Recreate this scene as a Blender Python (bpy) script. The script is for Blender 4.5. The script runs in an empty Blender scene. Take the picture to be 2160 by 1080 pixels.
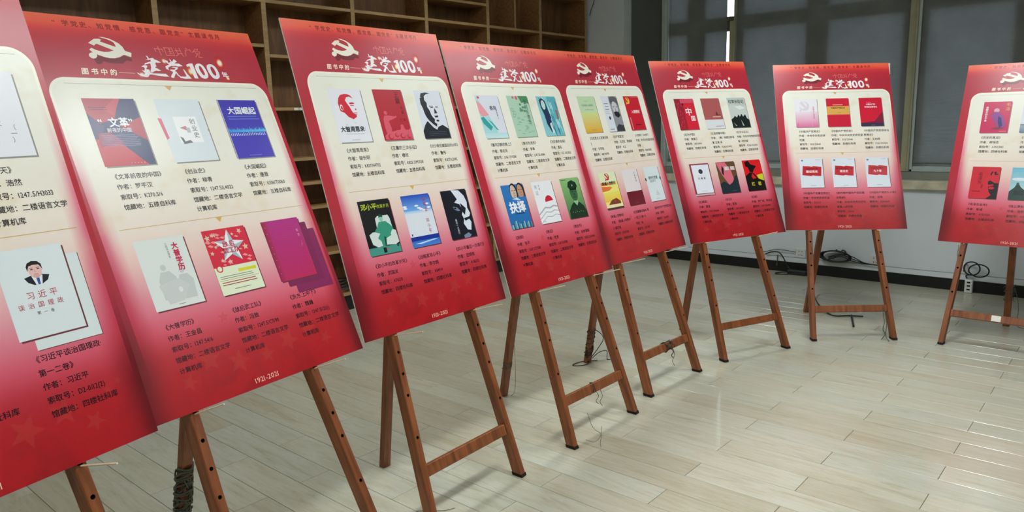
import bpy, bmesh, math, random
from mathutils import Vector, Matrix
from mathutils.geometry import tessellate_polygon

random.seed(7)
SC = bpy.context.scene
COL = SC.collection
PI = math.pi

# ------------------------------------------------------------------ camera
cam_d = bpy.data.cameras.new('camera')
cam = bpy.data.objects.new('camera', cam_d)
COL.objects.link(cam)
CR = Vector((0.75509, 0.65510, -0.02577)); CU = Vector((-0.0977, 0.1512, 0.98366))
CF = CR.cross(CU) * -1
CF = -(CR.cross(CU))                      # forward
CR.normalize(); CF = -(CR.cross(CU)).normalized(); CU = (-CF).cross(CR).normalized()
m = Matrix.Identity(4)
for r in range(3):
    m[r][0] = CR[r]; m[r][1] = CU[r]; m[r][2] = -CF[r]
m[2][3] = 1.46388
cam.matrix_world = m
cam_d.sensor_width = 36.0
cam_d.lens = 1566.777 / 2160 * 36
cam_d.clip_start = 0.02
SC.camera = cam

# ------------------------------------------------------------------ world (daylight outside the blinds)
w = bpy.data.worlds.new('sky'); SC.world = w; w.use_nodes = True
bg = w.node_tree.nodes['Background']
bg.inputs[0].default_value = (0.80, 0.90, 1.0, 1); bg.inputs[1].default_value = 3.6

# ------------------------------------------------------------------ view
SC.view_settings.view_transform = 'Standard'
SC.view_settings.look = 'None'
SC.view_settings.gamma = 1
SC.view_settings.use_curve_mapping = False
SC.view_settings.exposure = 0.0
try:
    SC.cycles.use_denoising = True
    SC.cycles.max_bounces = 8
    SC.cycles.diffuse_bounces = 4
    SC.cycles.transparent_max_bounces = 16
    SC.cycles.caustics_reflective = False
    SC.cycles.caustics_refractive = False
except Exception:
    pass

# ------------------------------------------------------------------ room measures
YW = 6.89          # window wall (inner face)
YP = 7.03          # plane of the blinds
XS = -4.814        # front of the bookcase
XB = -5.07         # wall behind the bookcase
XR, YF = 4.6, -4.2
ZC = 3.2

# ceiling lamps: (x, y, power)
LAMPS = [(-1.12, 4.45, 28), (-0.85, 2.25, 38), (1.5, 4.45, 11), (1.5, 2.25, 7), (-0.85, 0.0, 24), (1.5, 0.0, 12),
         (-3.3, 4.45, 34), (-3.3, 2.25, 20), (-3.3, 0.0, 14)]
LAMP_COL = (0.93, 0.99, 1.0)
for lx, ly, lp in LAMPS:
    ld = bpy.data.lights.new('lamp_light', 'AREA'); ld.shape = 'RECTANGLE'; ld.size = 0.30; ld.size_y = 1.15
    ld.energy = lp; ld.color = LAMP_COL; ld.spread = 2.35
    lo = bpy.data.objects.new('lamp_light', ld); lo.location = (lx, ly, ZC - 0.035); COL.objects.link(lo)

# ------------------------------------------------------------------ helpers
def lin(c):
    c = c / 255.0
    return c / 12.92 if c <= 0.04045 else ((c + 0.055) / 1.055) ** 2.4
def L3(c): return (lin(c[0]), lin(c[1]), lin(c[2]))
def L4(c): return (lin(c[0]), lin(c[1]), lin(c[2]), (c[3] if len(c) > 3 else 1.0))

class NT:
    def __init__(s, name):
        s.m = bpy.data.materials.new(name); s.m.use_nodes = True
        s.t = s.m.node_tree; s.n = s.t.nodes; s.l = s.t.links
        s.b = s.n['Principled BSDF']; s.out = s.n['Material Output']
    def node(s, typ, **kw):
        x = s.n.new(typ)
        for k, v in kw.items(): setattr(x, k, v)
        return x
    def set(s, inp, v):
        i = s.b.inputs[inp]
        if hasattr(v, 'is_output') or isinstance(v, bpy.types.NodeSocket): s.l.new(v, i)
        else: i.default_value = v
    def math(s, op, a, b=None, c=None, clamp=False):
        x = s.node('ShaderNodeMath', operation=op, use_clamp=clamp)
        for k, v in enumerate((a, b, c)):
            if v is None: continue
            if isinstance(v, bpy.types.NodeSocket): s.l.new(v, x.inputs[k])
            else: x.inputs[k].default_value = v
        return x.outputs[0]
    def mix(s, fac, a, b, blend='MIX'):
        x = s.node('ShaderNodeMix', data_type='RGBA', blend_type=blend)
        for k, v in ((0, fac), (6, a), (7, b)):
            if isinstance(v, bpy.types.NodeSocket): s.l.new(v, x.inputs[k])
            else: x.inputs[k].default_value = v
        return x.outputs[2]
    def attr(s, name):
        return s.node('ShaderNodeAttribute', attribute_name=name)
    def ramp(s, fac, stops):
        x = s.node('ShaderNodeValToRGB'); cr = x.color_ramp
        while len(cr.elements) < len(stops): cr.elements.new(0.5)
        for e, (p, c) in zip(cr.elements, stops): e.position = p; e.color = c
        s.l.new(fac, x.inputs[0]); return x.outputs[0]

def plain(name, col, rough=0.6, spec=0.5, metal=0.0, noise=0.0, nscale=8.0, bump=0.0):
    k = NT(name); c = L4(col)
    k.set('Roughness', rough); k.set('Metallic', metal); k.set('Specular IOR Level', spec)
    if noise or bump:
        tc = k.node('ShaderNodeTexCoord'); nz = k.node('ShaderNodeTexNoise'); nz.inputs['Scale'].default_value = nscale
        nz.inputs['Detail'].default_value = 5
        k.l.new(tc.outputs['Object'], nz.inputs['Vector'])
        d = tuple(x * (1 - noise) for x in c[:3]) + (1,)
        u = tuple(min(1, x * (1 + noise)) for x in c[:3]) + (1,)
        k.set('Base Color', k.ramp(nz.outputs[0], [(0.3, d), (0.7, u)]))
        if bump:
            bp = k.node('ShaderNodeBump'); bp.inputs['Strength'].default_value = bump; bp.inputs['Distance'].default_value = 0.002
            k.l.new(nz.outputs[0], bp.inputs['Height']); k.l.new(bp.outputs[0], k.b.inputs['Normal'])
    else:
        k.set('Base Color', c)
    return k.m

def woodmat(name, dark, light, axis='Z', scale=6.0, rough=0.4, stretch=14.0, rand=True, contrast=(0.3, 0.7), coord='Object'):
    k = NT(name)
    tc = k.node('ShaderNodeTexCoord'); mp = k.node('ShaderNodeMapping')
    sc = [stretch, stretch, stretch]; sc['XYZ'.index(axis)] = 1.0
    mp.inputs['Scale'].default_value = sc
    k.l.new(tc.outputs[coord], mp.inputs['Vector'])
    if rand:
        oi = k.node('ShaderNodeObjectInfo')
        k.l.new(k.math('MULTIPLY', oi.outputs['Random'], 37.0), mp.inputs['Location'])
    nz = k.node('ShaderNodeTexNoise'); nz.inputs['Scale'].default_value = scale; nz.inputs['Detail'].default_value = 6
    nz.inputs['Distortion'].default_value = 0.6
    k.l.new(mp.outputs[0], nz.inputs['Vector'])
    k.set('Base Color', k.ramp(nz.outputs[0], [(contrast[0], L4(dark)), (contrast[1], L4(light))]))
    bp = k.node('ShaderNodeBump'); bp.inputs['Strength'].default_value = 0.25; bp.inputs['Distance'].default_value = 0.001
    k.l.new(nz.outputs[0], bp.inputs['Height']); k.l.new(bp.outputs[0], k.b.inputs['Normal'])
    k.set('Roughness', rough)
    return k.m

class MB:
    """collects 3-D pieces into one mesh"""
    def __init__(s): s.v = []; s.f = []; s.mi = []
    def add(s, vs, fs, mi=0):
        o = len(s.v); s.v += [tuple(x) for x in vs]
        s.f += [tuple(i + o for i in f) for f in fs]; s.mi += [mi] * len(fs)
    def box(s, x0, y0, z0, x1, y1, z1, mi=0):
        vs = [(x0,y0,z0),(x1,y0,z0),(x1,y1,z0),(x0,y1,z0),(x0,y0,z1),(x1,y0,z1),(x1,y1,z1),(x0,y1,z1)]
        s.add(vs, [(0,3,2,1),(4,5,6,7),(0,1,5,4),(1,2,6,5),(2,3,7,6),(3,0,4,7)], mi)
    def rbox(s, x0, y0, z0, x1, y1, z1, b=0.002, mi=0):
        """box with chamfered edges"""
        bm = bmesh.new(); vs = [bm.verts.new(p) for p in [(x0,y0,z0),(x1,y0,z0),(x1,y1,z0),(x0,y1,z0),(x0,y0,z1),(x1,y0,z1),(x1,y1,z1),(x0,y1,z1)]]
        for f in [(0,3,2,1),(4,5,6,7),(0,1,5,4),(1,2,6,5),(2,3,7,6),(3,0,4,7)]: bm.faces.new([vs[i] for i in f])
        bmesh.ops.bevel(bm, geom=list(bm.edges), offset=b, segments=1, affect='EDGES')
        bm.verts.index_update()
        s.add([v.co[:] for v in bm.verts], [[v.index for v in f.verts] for f in bm.faces], mi); bm.free()
    def bar(s, a, b, wx, wy, ref=(0, 1, 0), mi=0):
        a = Vector(a); b = Vector(b); d = (b - a).normalized(); r = Vector(ref)
        x = d.cross(r).normalized(); y = x.cross(d).normalized()
        vs = [p + x * sx * wx / 2 + y * sy * wy / 2 for p in (a, b) for sx, sy in ((-1,-1),(1,-1),(1,1),(-1,1))]
        s.add(vs, [(0,3,2,1),(4,5,6,7),(0,1,5,4),(1,2,6,5),(2,3,7,6),(3,0,4,7)], mi)
    def tube(s, pts, r, n=6, mi=0, r2=None):
        pts = [Vector(p) for p in pts]; vs = []; fs = []
        up = Vector((0.13, 0.31, 1)).normalized()
        for i, p in enumerate(pts):
            d = (pts[min(i+1, len(pts)-1)] - pts[max(i-1, 0)]).normalized()
            x = d.cross(up)
            if x.length < 1e-3: x = d.cross(Vector((1, 0, 0)))
            x.normalize(); y = x.cross(d)
            rr = r if r2 is None else r + (r2 - r) * i / (len(pts) - 1)
            vs += [p + x * math.cos(2*PI*k/n) * rr + y * math.sin(2*PI*k/n) * rr for k in range(n)]
        for i in range(len(pts) - 1):
            for k in range(n):
                fs.append((i*n+k, i*n+(k+1) % n, (i+1)*n+(k+1) % n, (i+1)*n+k))
        fs.append(tuple(range(n))[::-1]); fs.append(tuple(range((len(pts)-1)*n, len(pts)*n)))
        s.add(vs, fs, mi)
    def mesh(s, name, mats):
        me = bpy.data.meshes.new(name); me.from_pydata(s.v, [], s.f); me.update()
        for mm in (mats if isinstance(mats, (list, tuple)) else [mats]): me.materials.append(mm)
        me.polygons.foreach_set('material_index', s.mi)
        return me
    def obj(s, name, mats, parent=None, fix=True):
        me = s.mesh(name, mats)
        if fix:
            bm = bmesh.new(); bm.from_mesh(me); bmesh.ops.recalc_face_normals(bm, faces=bm.faces); bm.to_mesh(me); bm.free()
        return link(name, me, parent)

def link(name, data, parent=None, mat=None):
    o = bpy.data.objects.new(name, data); COL.objects.link(o)
    if parent is not None: o.parent = parent
    if mat is not None: o.matrix_local = mat
    return o
def tag(o, label, cat, group=None):
    o['label'] = label; o['category'] = cat
    if group: o['group'] = group
    return o
def struct(o, label=None, cat=None):
    o['kind'] = 'structure'
    if label: o['label'] = label
    if cat: o['category'] = cat
    return o
def spline(pts, n=6):
    """Catmull-Rom"""
    P = [Vector(p) for p in pts]; P = [P[0]*2-P[1]] + P + [P[-1]*2-P[-2]]; out = []
    for i in range(1, len(P) - 2):
        for k in range(n):
            t = k / n; a, b, c, d = P[i-1], P[i], P[i+1], P[i+2]
            out.append(0.5*((2*b)+(c-a)*t+(2*a-5*b+4*c-d)*t*t+(3*b-a-3*c+d)*t**3))
    out.append(P[-2]); return out

# ------------------------------------------------------------------ materials
def floor_mat():
    k = NT('laminate')
    tc = k.node('ShaderNodeTexCoord'); oi = k.node('ShaderNodeObjectInfo'); mp = k.node('ShaderNodeMapping')
    geo = k.node('ShaderNodeNewGeometry')
    mp.inputs['Scale'].default_value = (1.3, 11.0, 1.0)
    k.l.new(geo.outputs['Position'], mp.inputs['Vector'])
    cb = k.node('ShaderNodeCombineXYZ')
    k.l.new(k.math('MULTIPLY', oi.outputs['Random'], 23.0), cb.inputs[0]); k.l.new(k.math('MULTIPLY', oi.outputs['Random'], 91.0), cb.inputs[2])
    k.l.new(cb.outputs[0], mp.inputs['Location'])
    n1 = k.node('ShaderNodeTexNoise'); n1.inputs['Scale'].default_value = 2.2; n1.inputs['Detail'].default_value = 7; n1.inputs['Distortion'].default_value = 1.3
    n1.inputs['Roughness'].default_value = 0.62
    k.l.new(mp.outputs[0], n1.inputs['Vector'])
    base = k.ramp(n1.outputs[0], [(0.26, L4((158, 154, 132))), (0.38, L4((175, 173, 155))), (0.52, L4((183, 183, 169))), (0.75, L4((190, 192, 182)))])
    n2 = k.node('ShaderNodeTexNoise'); n2.inputs['Scale'].default_value = 5.5; n2.inputs['Detail'].default_value = 3; n2.inputs['Distortion'].default_value = 2.5
    k.l.new(mp.outputs[0], n2.inputs['Vector'])
    vein = k.ramp(n2.outputs[0], [(0.60, (0, 0, 0, 1)), (0.66, (1, 1, 1, 1)), (0.72, (0, 0, 0, 1))])
    c = k.mix(k.math('MULTIPLY', vein, 0.42), base, L4((154, 139, 108)))
    tint = k.ramp(oi.outputs['Random'], [(0.0, L4((240, 232, 220))), (0.5, L4((255, 252, 245))), (1.0, L4((246, 246, 244)))])
    k.set('Base Color', k.mix(1.0, c, tint, 'MULTIPLY'))
    k.set('Roughness', 0.30); k.set('Specular IOR Level', 0.5)
    k.set('Coat Weight', 0.35); k.set('Coat Roughness', 0.07)
    return k.m
M_floor = floor_mat()
M_joint = plain('joint', (120, 110, 90), 0.9)
def wall_mat():
    k = NT('plaster_white'); tc = k.node('ShaderNodeTexCoord')
    n1 = k.node('ShaderNodeTexNoise'); n1.inputs['Scale'].default_value = 1.5; n1.inputs['Detail'].default_value = 5; k.l.new(tc.outputs['Object'], n1.inputs['Vector'])
    base = k.ramp(n1.outputs[0], [(0.3, L4((214, 222, 226))), (0.7, L4((226, 234, 238)))])
    n2 = k.node('ShaderNodeTexNoise'); n2.inputs['Scale'].default_value = 13; n2.inputs['Detail'].default_value = 4; n2.inputs['Distortion'].default_value = 1.2; k.l.new(tc.outputs['Object'], n2.inputs['Vector'])
    n3 = k.node('ShaderNodeTexNoise'); n3.inputs['Scale'].default_value = 2.3; k.l.new(tc.outputs['Object'], n3.inputs['Vector'])
    sp = k.node('ShaderNodeSeparateXYZ'); k.l.new(tc.outputs['Object'], sp.inputs[0])
    low = k.math('MULTIPLY', k.math('SUBTRACT', 0.55, sp.outputs[2]), 3.0, clamp=True)
    sc = k.math('MULTIPLY', k.ramp(n2.outputs[0], [(0.66, (0, 0, 0, 1)), (0.72, (1, 1, 1, 1))]), k.ramp(n3.outputs[0], [(0.5, (0, 0, 0, 1)), (0.6, (1, 1, 1, 1))]))
    k.set('Base Color', k.mix(k.math('MULTIPLY', k.math('MULTIPLY', sc, low), 0.5), base, L4((120, 122, 118))))
    k.set('Roughness', 0.85); k.set('Specular IOR Level', 0.2); return k.m
M_wall = wall_mat()
M_ceil = plain('ceiling_paint', (205, 205, 200), 0.9, 0.2)
M_black = plain('black_skirting', (16, 20, 18), 0.45)
M_shelf = woodmat('bookcase_wood', (112, 78, 44), (150, 110, 66), 'Y', 5, 0.5, 10, True, (0.3, 0.7))
M_shelf_edge = woodmat('bookcase_edge', (146, 116, 76), (170, 140, 96), 'Y', 6, 0.5, 12)
M_back = woodmat('bookcase_back', (92, 62, 36), (128, 90, 52), 'Z', 4, 0.55, 6)
M_easel = woodmat('easel_wood', (96, 48, 22), (152, 88, 48), 'Z', 5.5, 0.42, 9, True, (0.25, 0.72))
M_hole = plain('dark_bore', (22, 12, 8), 0.9)
M_peg = plain('bamboo', (232, 214, 182), 0.55, noise=0.1, nscale=30)
M_foam = plain('white_foam_board', (226, 222, 218), 0.6)
M_cable = plain('black_cable', (24, 28, 26), 0.5)
M_wire = plain('thin_wire', (86, 88, 74), 0.5)
M_cord = plain('white_cord', (205, 200, 180), 0.6)
M_plastic = plain('white_plastic', (222, 224, 222), 0.4)
M_dark = plain('dark_plastic', (40, 44, 42), 0.45)
M_alu = plain('window_aluminium', (182, 194, 190), 0.42, metal=0.1, noise=0.06, nscale=12)
M_olive = plain('window_mullion_paint', (162, 160, 132), 0.5, noise=0.06, nscale=12)
M_sill = plain('sill_marble', (206, 200, 174), 0.35, noise=0.22, nscale=9)
M_riser = plain('sill_tile_grey', (134, 138, 128), 0.4, noise=0.1, nscale=9)
M_tape = plain('paper_label', (232, 230, 222), 0.6)
M_jelly = plain('sash_dark', (96, 92, 74), 0.6)

def blind_mat(name, trans):
    k = NT(name)
    tc = k.node('ShaderNodeTexCoord'); nz = k.node('ShaderNodeTexNoise'); nz.inputs['Scale'].default_value = 5; nz.inputs['Detail'].default_value = 6
    k.l.new(tc.outputs['Object'], nz.inputs['Vector'])
    col = k.ramp(nz.outputs[0], [(0.3, L4((108, 112, 110))), (0.7, L4((122, 126, 124)))])
    mp = k.node('ShaderNodeMapping'); mp.inputs['Scale'].default_value = (2.0, 1.0, 9.0); k.l.new(tc.outputs['Object'], mp.inputs['Vector'])
    cr = k.node('ShaderNodeTexNoise'); cr.inputs['Scale'].default_value = 2.2; cr.inputs['Detail'].default_value = 4; cr.inputs['Distortion'].default_value = 1.5
    k.l.new(mp.outputs[0], cr.inputs['Vector'])
    bp = k.node('ShaderNodeBump'); bp.inputs['Strength'].default_value = 0.7; bp.inputs['Distance'].default_value = 0.01
    k.l.new(cr.outputs[0], bp.inputs['Height'])
    df = k.node('ShaderNodeBsdfDiffuse'); k.l.new(col, df.inputs[0]); k.l.new(bp.outputs[0], df.inputs['Normal'])
    tr = k.node('ShaderNodeBsdfTranslucent'); tr.inputs[0].default_value = L4((235, 244, 250))
    mx = k.node('ShaderNodeMixShader'); mx.inputs[0].default_value = trans
    k.l.new(df.outputs[0], mx.inputs[1]); k.l.new(tr.outputs[0], mx.inputs[2]); k.l.new(mx.outputs[0], k.out.inputs[0])
    return k.m
M_blind = blind_mat('grey_blind_fabric', 0.023)

def glass_mat():
    k = NT('window_glass')
    g = k.node('ShaderNodeBsdfGlass'); g.inputs['Roughness'].default_value = 0.0; g.inputs['IOR'].default_value = 1.45
    t = k.node('ShaderNodeBsdfTransparent'); t.inputs[0].default_value = (0.95, 0.97, 0.97, 1)
    gl = k.node('ShaderNodeBsdfGlossy'); gl.inputs['Roughness'].default_value = 0.02
    mx = k.node('ShaderNodeMixShader'); mx.inputs[0].default_value = 0.06
    k.l.new(t.outputs[0], mx.inputs[1]); k.l.new(gl.outputs[0], mx.inputs[2]); k.l.new(mx.outputs[0], k.out.inputs[0])
    return k.m
M_glass = glass_mat()
def emit_mat(name, col, st):
    k = NT(name); k.set('Base Color', (0.9, 0.9, 0.9, 1)); k.set('Emission Color', col + (1,)); k.set('Emission Strength', st); return k.m
M_tube = emit_mat('lamp_diffuser', LAMP_COL, 9.0)

PR, PS = 0.28, 0.42     # gloss of the printed film
def print_mats():
    k = NT('printed_ink'); a = k.attr('Col'); k.set('Base Color', a.outputs['Color']); k.set('Roughness', PR); k.set('Specular IOR Level', PS)
    o = k.m
    k = NT('printed_ink_fading'); a = k.attr('Col'); k.set('Base Color', a.outputs['Color']); k.set('Roughness', PR); k.set('Specular IOR Level', PS); k.set('Alpha', a.outputs['Alpha'])
    return o, k.m
M_ink, M_inka = print_mats()

def poster_mat():
    k = NT('poster_print')
    am = k.attr('margin').outputs['Color']; ap = k.attr('panel').outputs['Color']; ab = k.attr('border')
    uvn = k.node('ShaderNodeUVMap', uv_map='UVMap'); sp = k.node('ShaderNodeSeparateXYZ'); k.l.new(uvn.outputs[0], sp.inputs[0])
    r = 0.055
    qx = k.math('ADD', k.math('ABSOLUTE', k.math('SUBTRACT', sp.outputs[0], 0.4165)), r - 0.3685)
    qy = k.math('ADD', k.math('ABSOLUTE', k.math('SUBTRACT', sp.outputs[1], 0.795)), r - 0.60)
    mx = k.math('MAXIMUM', qx, 0.0); my = k.math('MAXIMUM', qy, 0.0)
    ln = k.math('SQRT', k.math('ADD', k.math('MULTIPLY', mx, mx), k.math('MULTIPLY', my, my)))
    d = k.math('SUBTRACT', k.math('ADD', ln, k.math('MINIMUM', k.math('MAXIMUM', qx, qy), 0.0)), r)
    inside = k.math('SUBTRACT', 0.5, k.math('MULTIPLY', d, 1400.0), clamp=True)
    edge = k.math('MULTIPLY', k.math('SUBTRACT', 1.6, k.math('MULTIPLY', k.math('ABSOLUTE', k.math('ADD', d, 0.004)), 340.0), clamp=True), ab.outputs['Fac'])
    nz = k.node('ShaderNodeTexNoise'); nz.inputs['Scale'].default_value = 9; nz.inputs['Detail'].default_value = 3; k.l.new(uvn.outputs[0], nz.inputs['Vector'])
    st = k.math('MULTIPLY', k.math('MULTIPLY', k.ramp(nz.outputs[0], [(0.56, (0, 0, 0, 1)), (0.70, (1, 1, 1, 1))]), 0.32), k.math('MULTIPLY', k.math('SUBTRACT', 0.84, sp.outputs[1]), 5.0, clamp=True))
    pan = k.mix(st, ap, L4((226, 206, 160)))
    # waves and clouds in the red foot of the print
    nw = k.node('ShaderNodeTexNoise'); nw.inputs['Scale'].default_value = 7; nw.inputs['Detail'].default_value = 4; nw.inputs['Distortion'].default_value = 1.6
    k.l.new(uvn.outputs[0], nw.inputs['Vector'])
    foot = k.math('MULTIPLY', k.math('MULTIPLY', k.math('SUBTRACT', sp.outputs[1], 1.0), 6.0, clamp=True), 0.5)
    red = k.ramp(nw.outputs[0], [(0.35, L4((146, 12, 20))), (0.5, L4((178, 20, 26))), (0.65, L4((160, 24, 34)))])
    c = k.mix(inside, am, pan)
    c = k.mix(k.math('MULTIPLY', foot, ab.outputs['Alpha']), c, red)
    c = k.mix(k.math('MULTIPLY', edge, inside), c, L4((255, 250, 232)))
    k.set('Base Color', c); k.set('Roughness', PR); k.set('Specular IOR Level', PS)
    return k.m
M_poster = poster_mat()

# ------------------------------------------------------------------ ink: flat coloured print (polygons with a colour attribute)
GL = {}
def glyph(ch):
    if ch in GL: return GL[ch]
    cu = bpy.data.curves.new('g', 'FONT'); cu.body = ch; cu.size = 1; cu.resolution_u = 2
    o = bpy.data.objects.new('g', cu); COL.objects.link(o)
    bpy.context.view_layer.update()
    ev = o.evaluated_get(bpy.context.evaluated_depsgraph_get()); me = ev.to_mesh()
    vs = [(v.co.x, v.co.y) for v in me.vertices]; fs = [tuple(p.vertices) for p in me.polygons]
    ev.to_mesh_clear(); bpy.data.objects.remove(o); bpy.data.curves.remove(cu)
    if not vs: GL[ch] = ([], [], 0.5, 0); return GL[ch]
    x0 = min(v[0] for v in vs); x1 = max(v[0] for v in vs)
    cjk = ord(ch) > 0x2000
    GL[ch] = (vs, fs, 1.0 if cjk else max(0.32, x1 - x0 + 0.1), 0.0 if cjk else -(x0 - 0.05)); return GL[ch]

class Ink:
    def __init__(s, z0=0.0008, dz=0.00002, H=1.2, ox=0.0, oy=0.0, sx=1.0, sy=1.0):
        s.v = []; s.f = []; s.c = []; s.z = z0; s.dz = dz; s.H = H; s.ox, s.oy, s.sx, s.sy = ox, oy, sx, sy
    def P(s, x, y): return (s.ox + x * s.sx - 0.4, s.H - (s.oy + y * s.sy))
    def face(s, pts, cols):
        o = len(s.v)
        for p in pts: s.v.append((p[0], p[1], s.z))
        s.f.append(tuple(range(o, o + len(pts)))); s.c += cols
    def rect(s, x0, y0, x1, y1, c, c2=None):
        c2 = c2 or c; s.z += s.dz
        s.face([s.P(x0, y1), s.P(x1, y1), s.P(x1, y0), s.P(x0, y0)], [c2, c2, c, c])
    def hrect(s, x0, y0, x1, y1, c, c2):
        s.z += s.dz
        s.face([s.P(x0, y1), s.P(x1, y1), s.P(x1, y0), s.P(x0, y0)], [c, c2, c2, c])
    def poly(s, pts, c, bump=True):
        if bump: s.z += s.dz
        q = [s.P(*p) for p in pts]
        for t in tessellate_polygon([[Vector((a, b, 0)) for a, b in q]]):
            tri = [q[i] for i in t]
            ar = (tri[1][0]-tri[0][0])*(tri[2][1]-tri[0][1])-(tri[2][0]-tri[0][0])*(tri[1][1]-tri[0][1])
            if ar < 0: tri = tri[::-1]
            s.face(tri, [c] * 3)
    def ell(s, cx, cy, rx, ry, c, n=20, a0=0, a1=2*PI):
        s.poly([(cx + rx*math.cos(a0+(a1-a0)*k/n), cy + ry*math.sin(a0+(a1-a0)*k/n)) for k in range(n)], c)
    def glow(s, cx, cy, rx, ry, c, c0=None, n=16, rot=0.0):
        """disc whose ink fades to nothing at the rim"""
        s.z += s.dz; c0 = c0 or c
        ca, sa = math.cos(rot), math.sin(rot)
        def R(t, f): x, y = rx*f*math.cos(t), ry*f*math.sin(t); return s.P(cx + x*ca - y*sa, cy + x*sa + y*ca)
        rings = [(0.0, c0[:3] + (1.0,)), (0.22, tuple(c0[:3]) + (0.95,)), (0.45, tuple(c[:3]) + (0.7,)), (0.7, tuple(c[:3]) + (0.25,)), (1.0, tuple(c[:3]) + (0.0,))]
        for j in range(len(rings) - 1):
            for k in range(n):
                a, b = 2*PI*k/n, 2*PI*(k+1)/n; f0, k0 = rings[j]; f1, k1 = rings[j+1]
                s.face([R(a, f0), R(a, f1), R(b, f1), R(b, f0)][::-1], [k0, k1, k1, k0][::-1])
    def text(s, txt, x, y, size, c, vert=False, bold=0.0, sp=1.0, lat=0.9, shear=0.0, sxx=1.0, center=False):
        """y = centre line of the row; size = em in this sheet's x units"""
        s.z += s.dz
        passes = [(0, 0)] if not bold else [(-bold, 0), (bold, 0), (0, bold), (0, -bold)]
        def width():
            t = 0
            for ch in txt:
                if ch == ' ': t += 0.35*size; continue
                g = glyph(ch); t += (g[2] if ord(ch) > 0x2000 else g[2]*lat) * size * sp * sxx
            return t
        if center and not vert: x -= width() / 2
        asp = s.sx / s.sy
        s.z += 0.00004
        for ch in txt:
            if ch == ' ':
                if vert: y += size*0.5*asp
                else: x += 0.35*size
                continue
            vs, fs, adv, off = glyph(ch); l = lat if ord(ch) < 0x2000 else 1.0
            for q_, (bx, by) in enumerate(passes):
                o = len(s.v); zz = s.z + q_ * 0.000012
                for (gx, gy) in vs:
                    px = x + ((gx + off) * l * sxx + (gy - 0.36) * shear + bx) * size
                    py = y - (gy - 0.36 + by) * size * asp
                    a, b = s.P(px, py); s.v.append((a, b, zz))
                for f in fs: s.f.append(tuple(i + o for i in f)); s.c += [c] * len(f)
            if vert: y += size * sp * asp
            else: x += adv * l * size * sp * sxx
        return s
    def lines(s, q, wd, c):
        s.z += s.dz
        for (a, b) in q:
            a = Vector(s.P(*a)); b = Vector(s.P(*b)); d = (b - a).normalized(); n = Vector((-d.y, d.x)) * wd / 2
            s.face([tuple(a - n), tuple(b - n * 0.6), tuple(b + n * 0.6), tuple(a + n)], [c] * 4)
    def mesh(s, name, mat):
        me = bpy.data.meshes.new(name); me.from_pydata(s.v, [], s.f); me.update()
        ca = me.color_attributes.new('Col', 'FLOAT_COLOR', 'CORNER')
        out = []; cache = {}
        for c in s.c:
            if c not in cache: cache[c] = L4(c)
            out += cache[c]
        ca.data.foreach_set('color', out)
        me.materials.append(mat); return me
    def obj(s, name, parent, mat=None):
        return link(name, s.mesh(name, mat or M_ink), parent)
# ================================================================== STRUCTURE
# floor: laminate planks 0.81 x 0.1485 m, rows along X, alternate rows shifted by half a plank
sub = MB(); sub.box(XB - 0.1, YF - 0.1, -0.12, XR + 0.1, YW + 0.2, -0.004)
floor = struct(sub.obj('floor', M_joint), 'pale wood grain laminate floor laid in staggered planks', 'floor')
PL, PW = 0.811, 0.1483
def cell_list():
    out = []
    k0 = int(math.floor((YF - 2.762) / PW)); k1 = int(math.ceil((YW - 2.762) / PW))
    for k in range(k0, k1 + 1):
        off = -0.968 if k % 2 == 0 else -0.5575
        y0 = 2.762 + k * PW
        n0 = int(math.floor((XB - off) / PL)); n1 = int(math.ceil((XR - off) / PL))
        for n in range(n0, n1 + 1): out.append((off + n * PL, y0))
    return out
def seen(x, y):
    d = Vector((x, y, 0)) - Vector((0, 0, 1.46388)); z = d.dot(CF)
    if z < 0.3: return None
    px = 1080 + 1566.8 * d.dot(CR) / z; py = 540 - 1566.8 * d.dot(CU) / z
    return (px, py, z)
cells = cell_list(); scored = []
for (x, y) in cells:
    s_ = seen(x + PL/2, y + PW/2)
    vis = s_ is not None and -250 < s_[0] < 2400 and s_[1] < 1250 and x > XS and y + PW < YW - 0.02 and x + PL < XR and y > YF
    scored.append(((s_[2] if s_ else 99) if vis else 1e3, x, y))
scored.sort()
g = 0.0009
pm = MB(); pm.rbox(g, g, -0.006, PL - g, PW - g, 0.0, 0.0012)
plank_me = pm.mesh('plank', M_floor)
rest = MB()
for i, (sc_, x, y) in enumerate(scored):
    if i < 300 and sc_ < 900:
        o = link('plank', plank_me, floor); o.location = (x, y, 0)
    else:
        x0, x1, y0, y1 = max(x, XB), min(x + PL, XR), max(y, YF), min(y + PW, YW)
        if x1 - x0 > 0.01 and y1 - y0 > 0.01: rest.box(x0 + g, y0 + g, -0.006, x1 - g, y1 - g, -0.0001)
o = rest.obj('plank_field', M_floor, floor, fix=False); o['kind'] = 'stuff'

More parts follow.
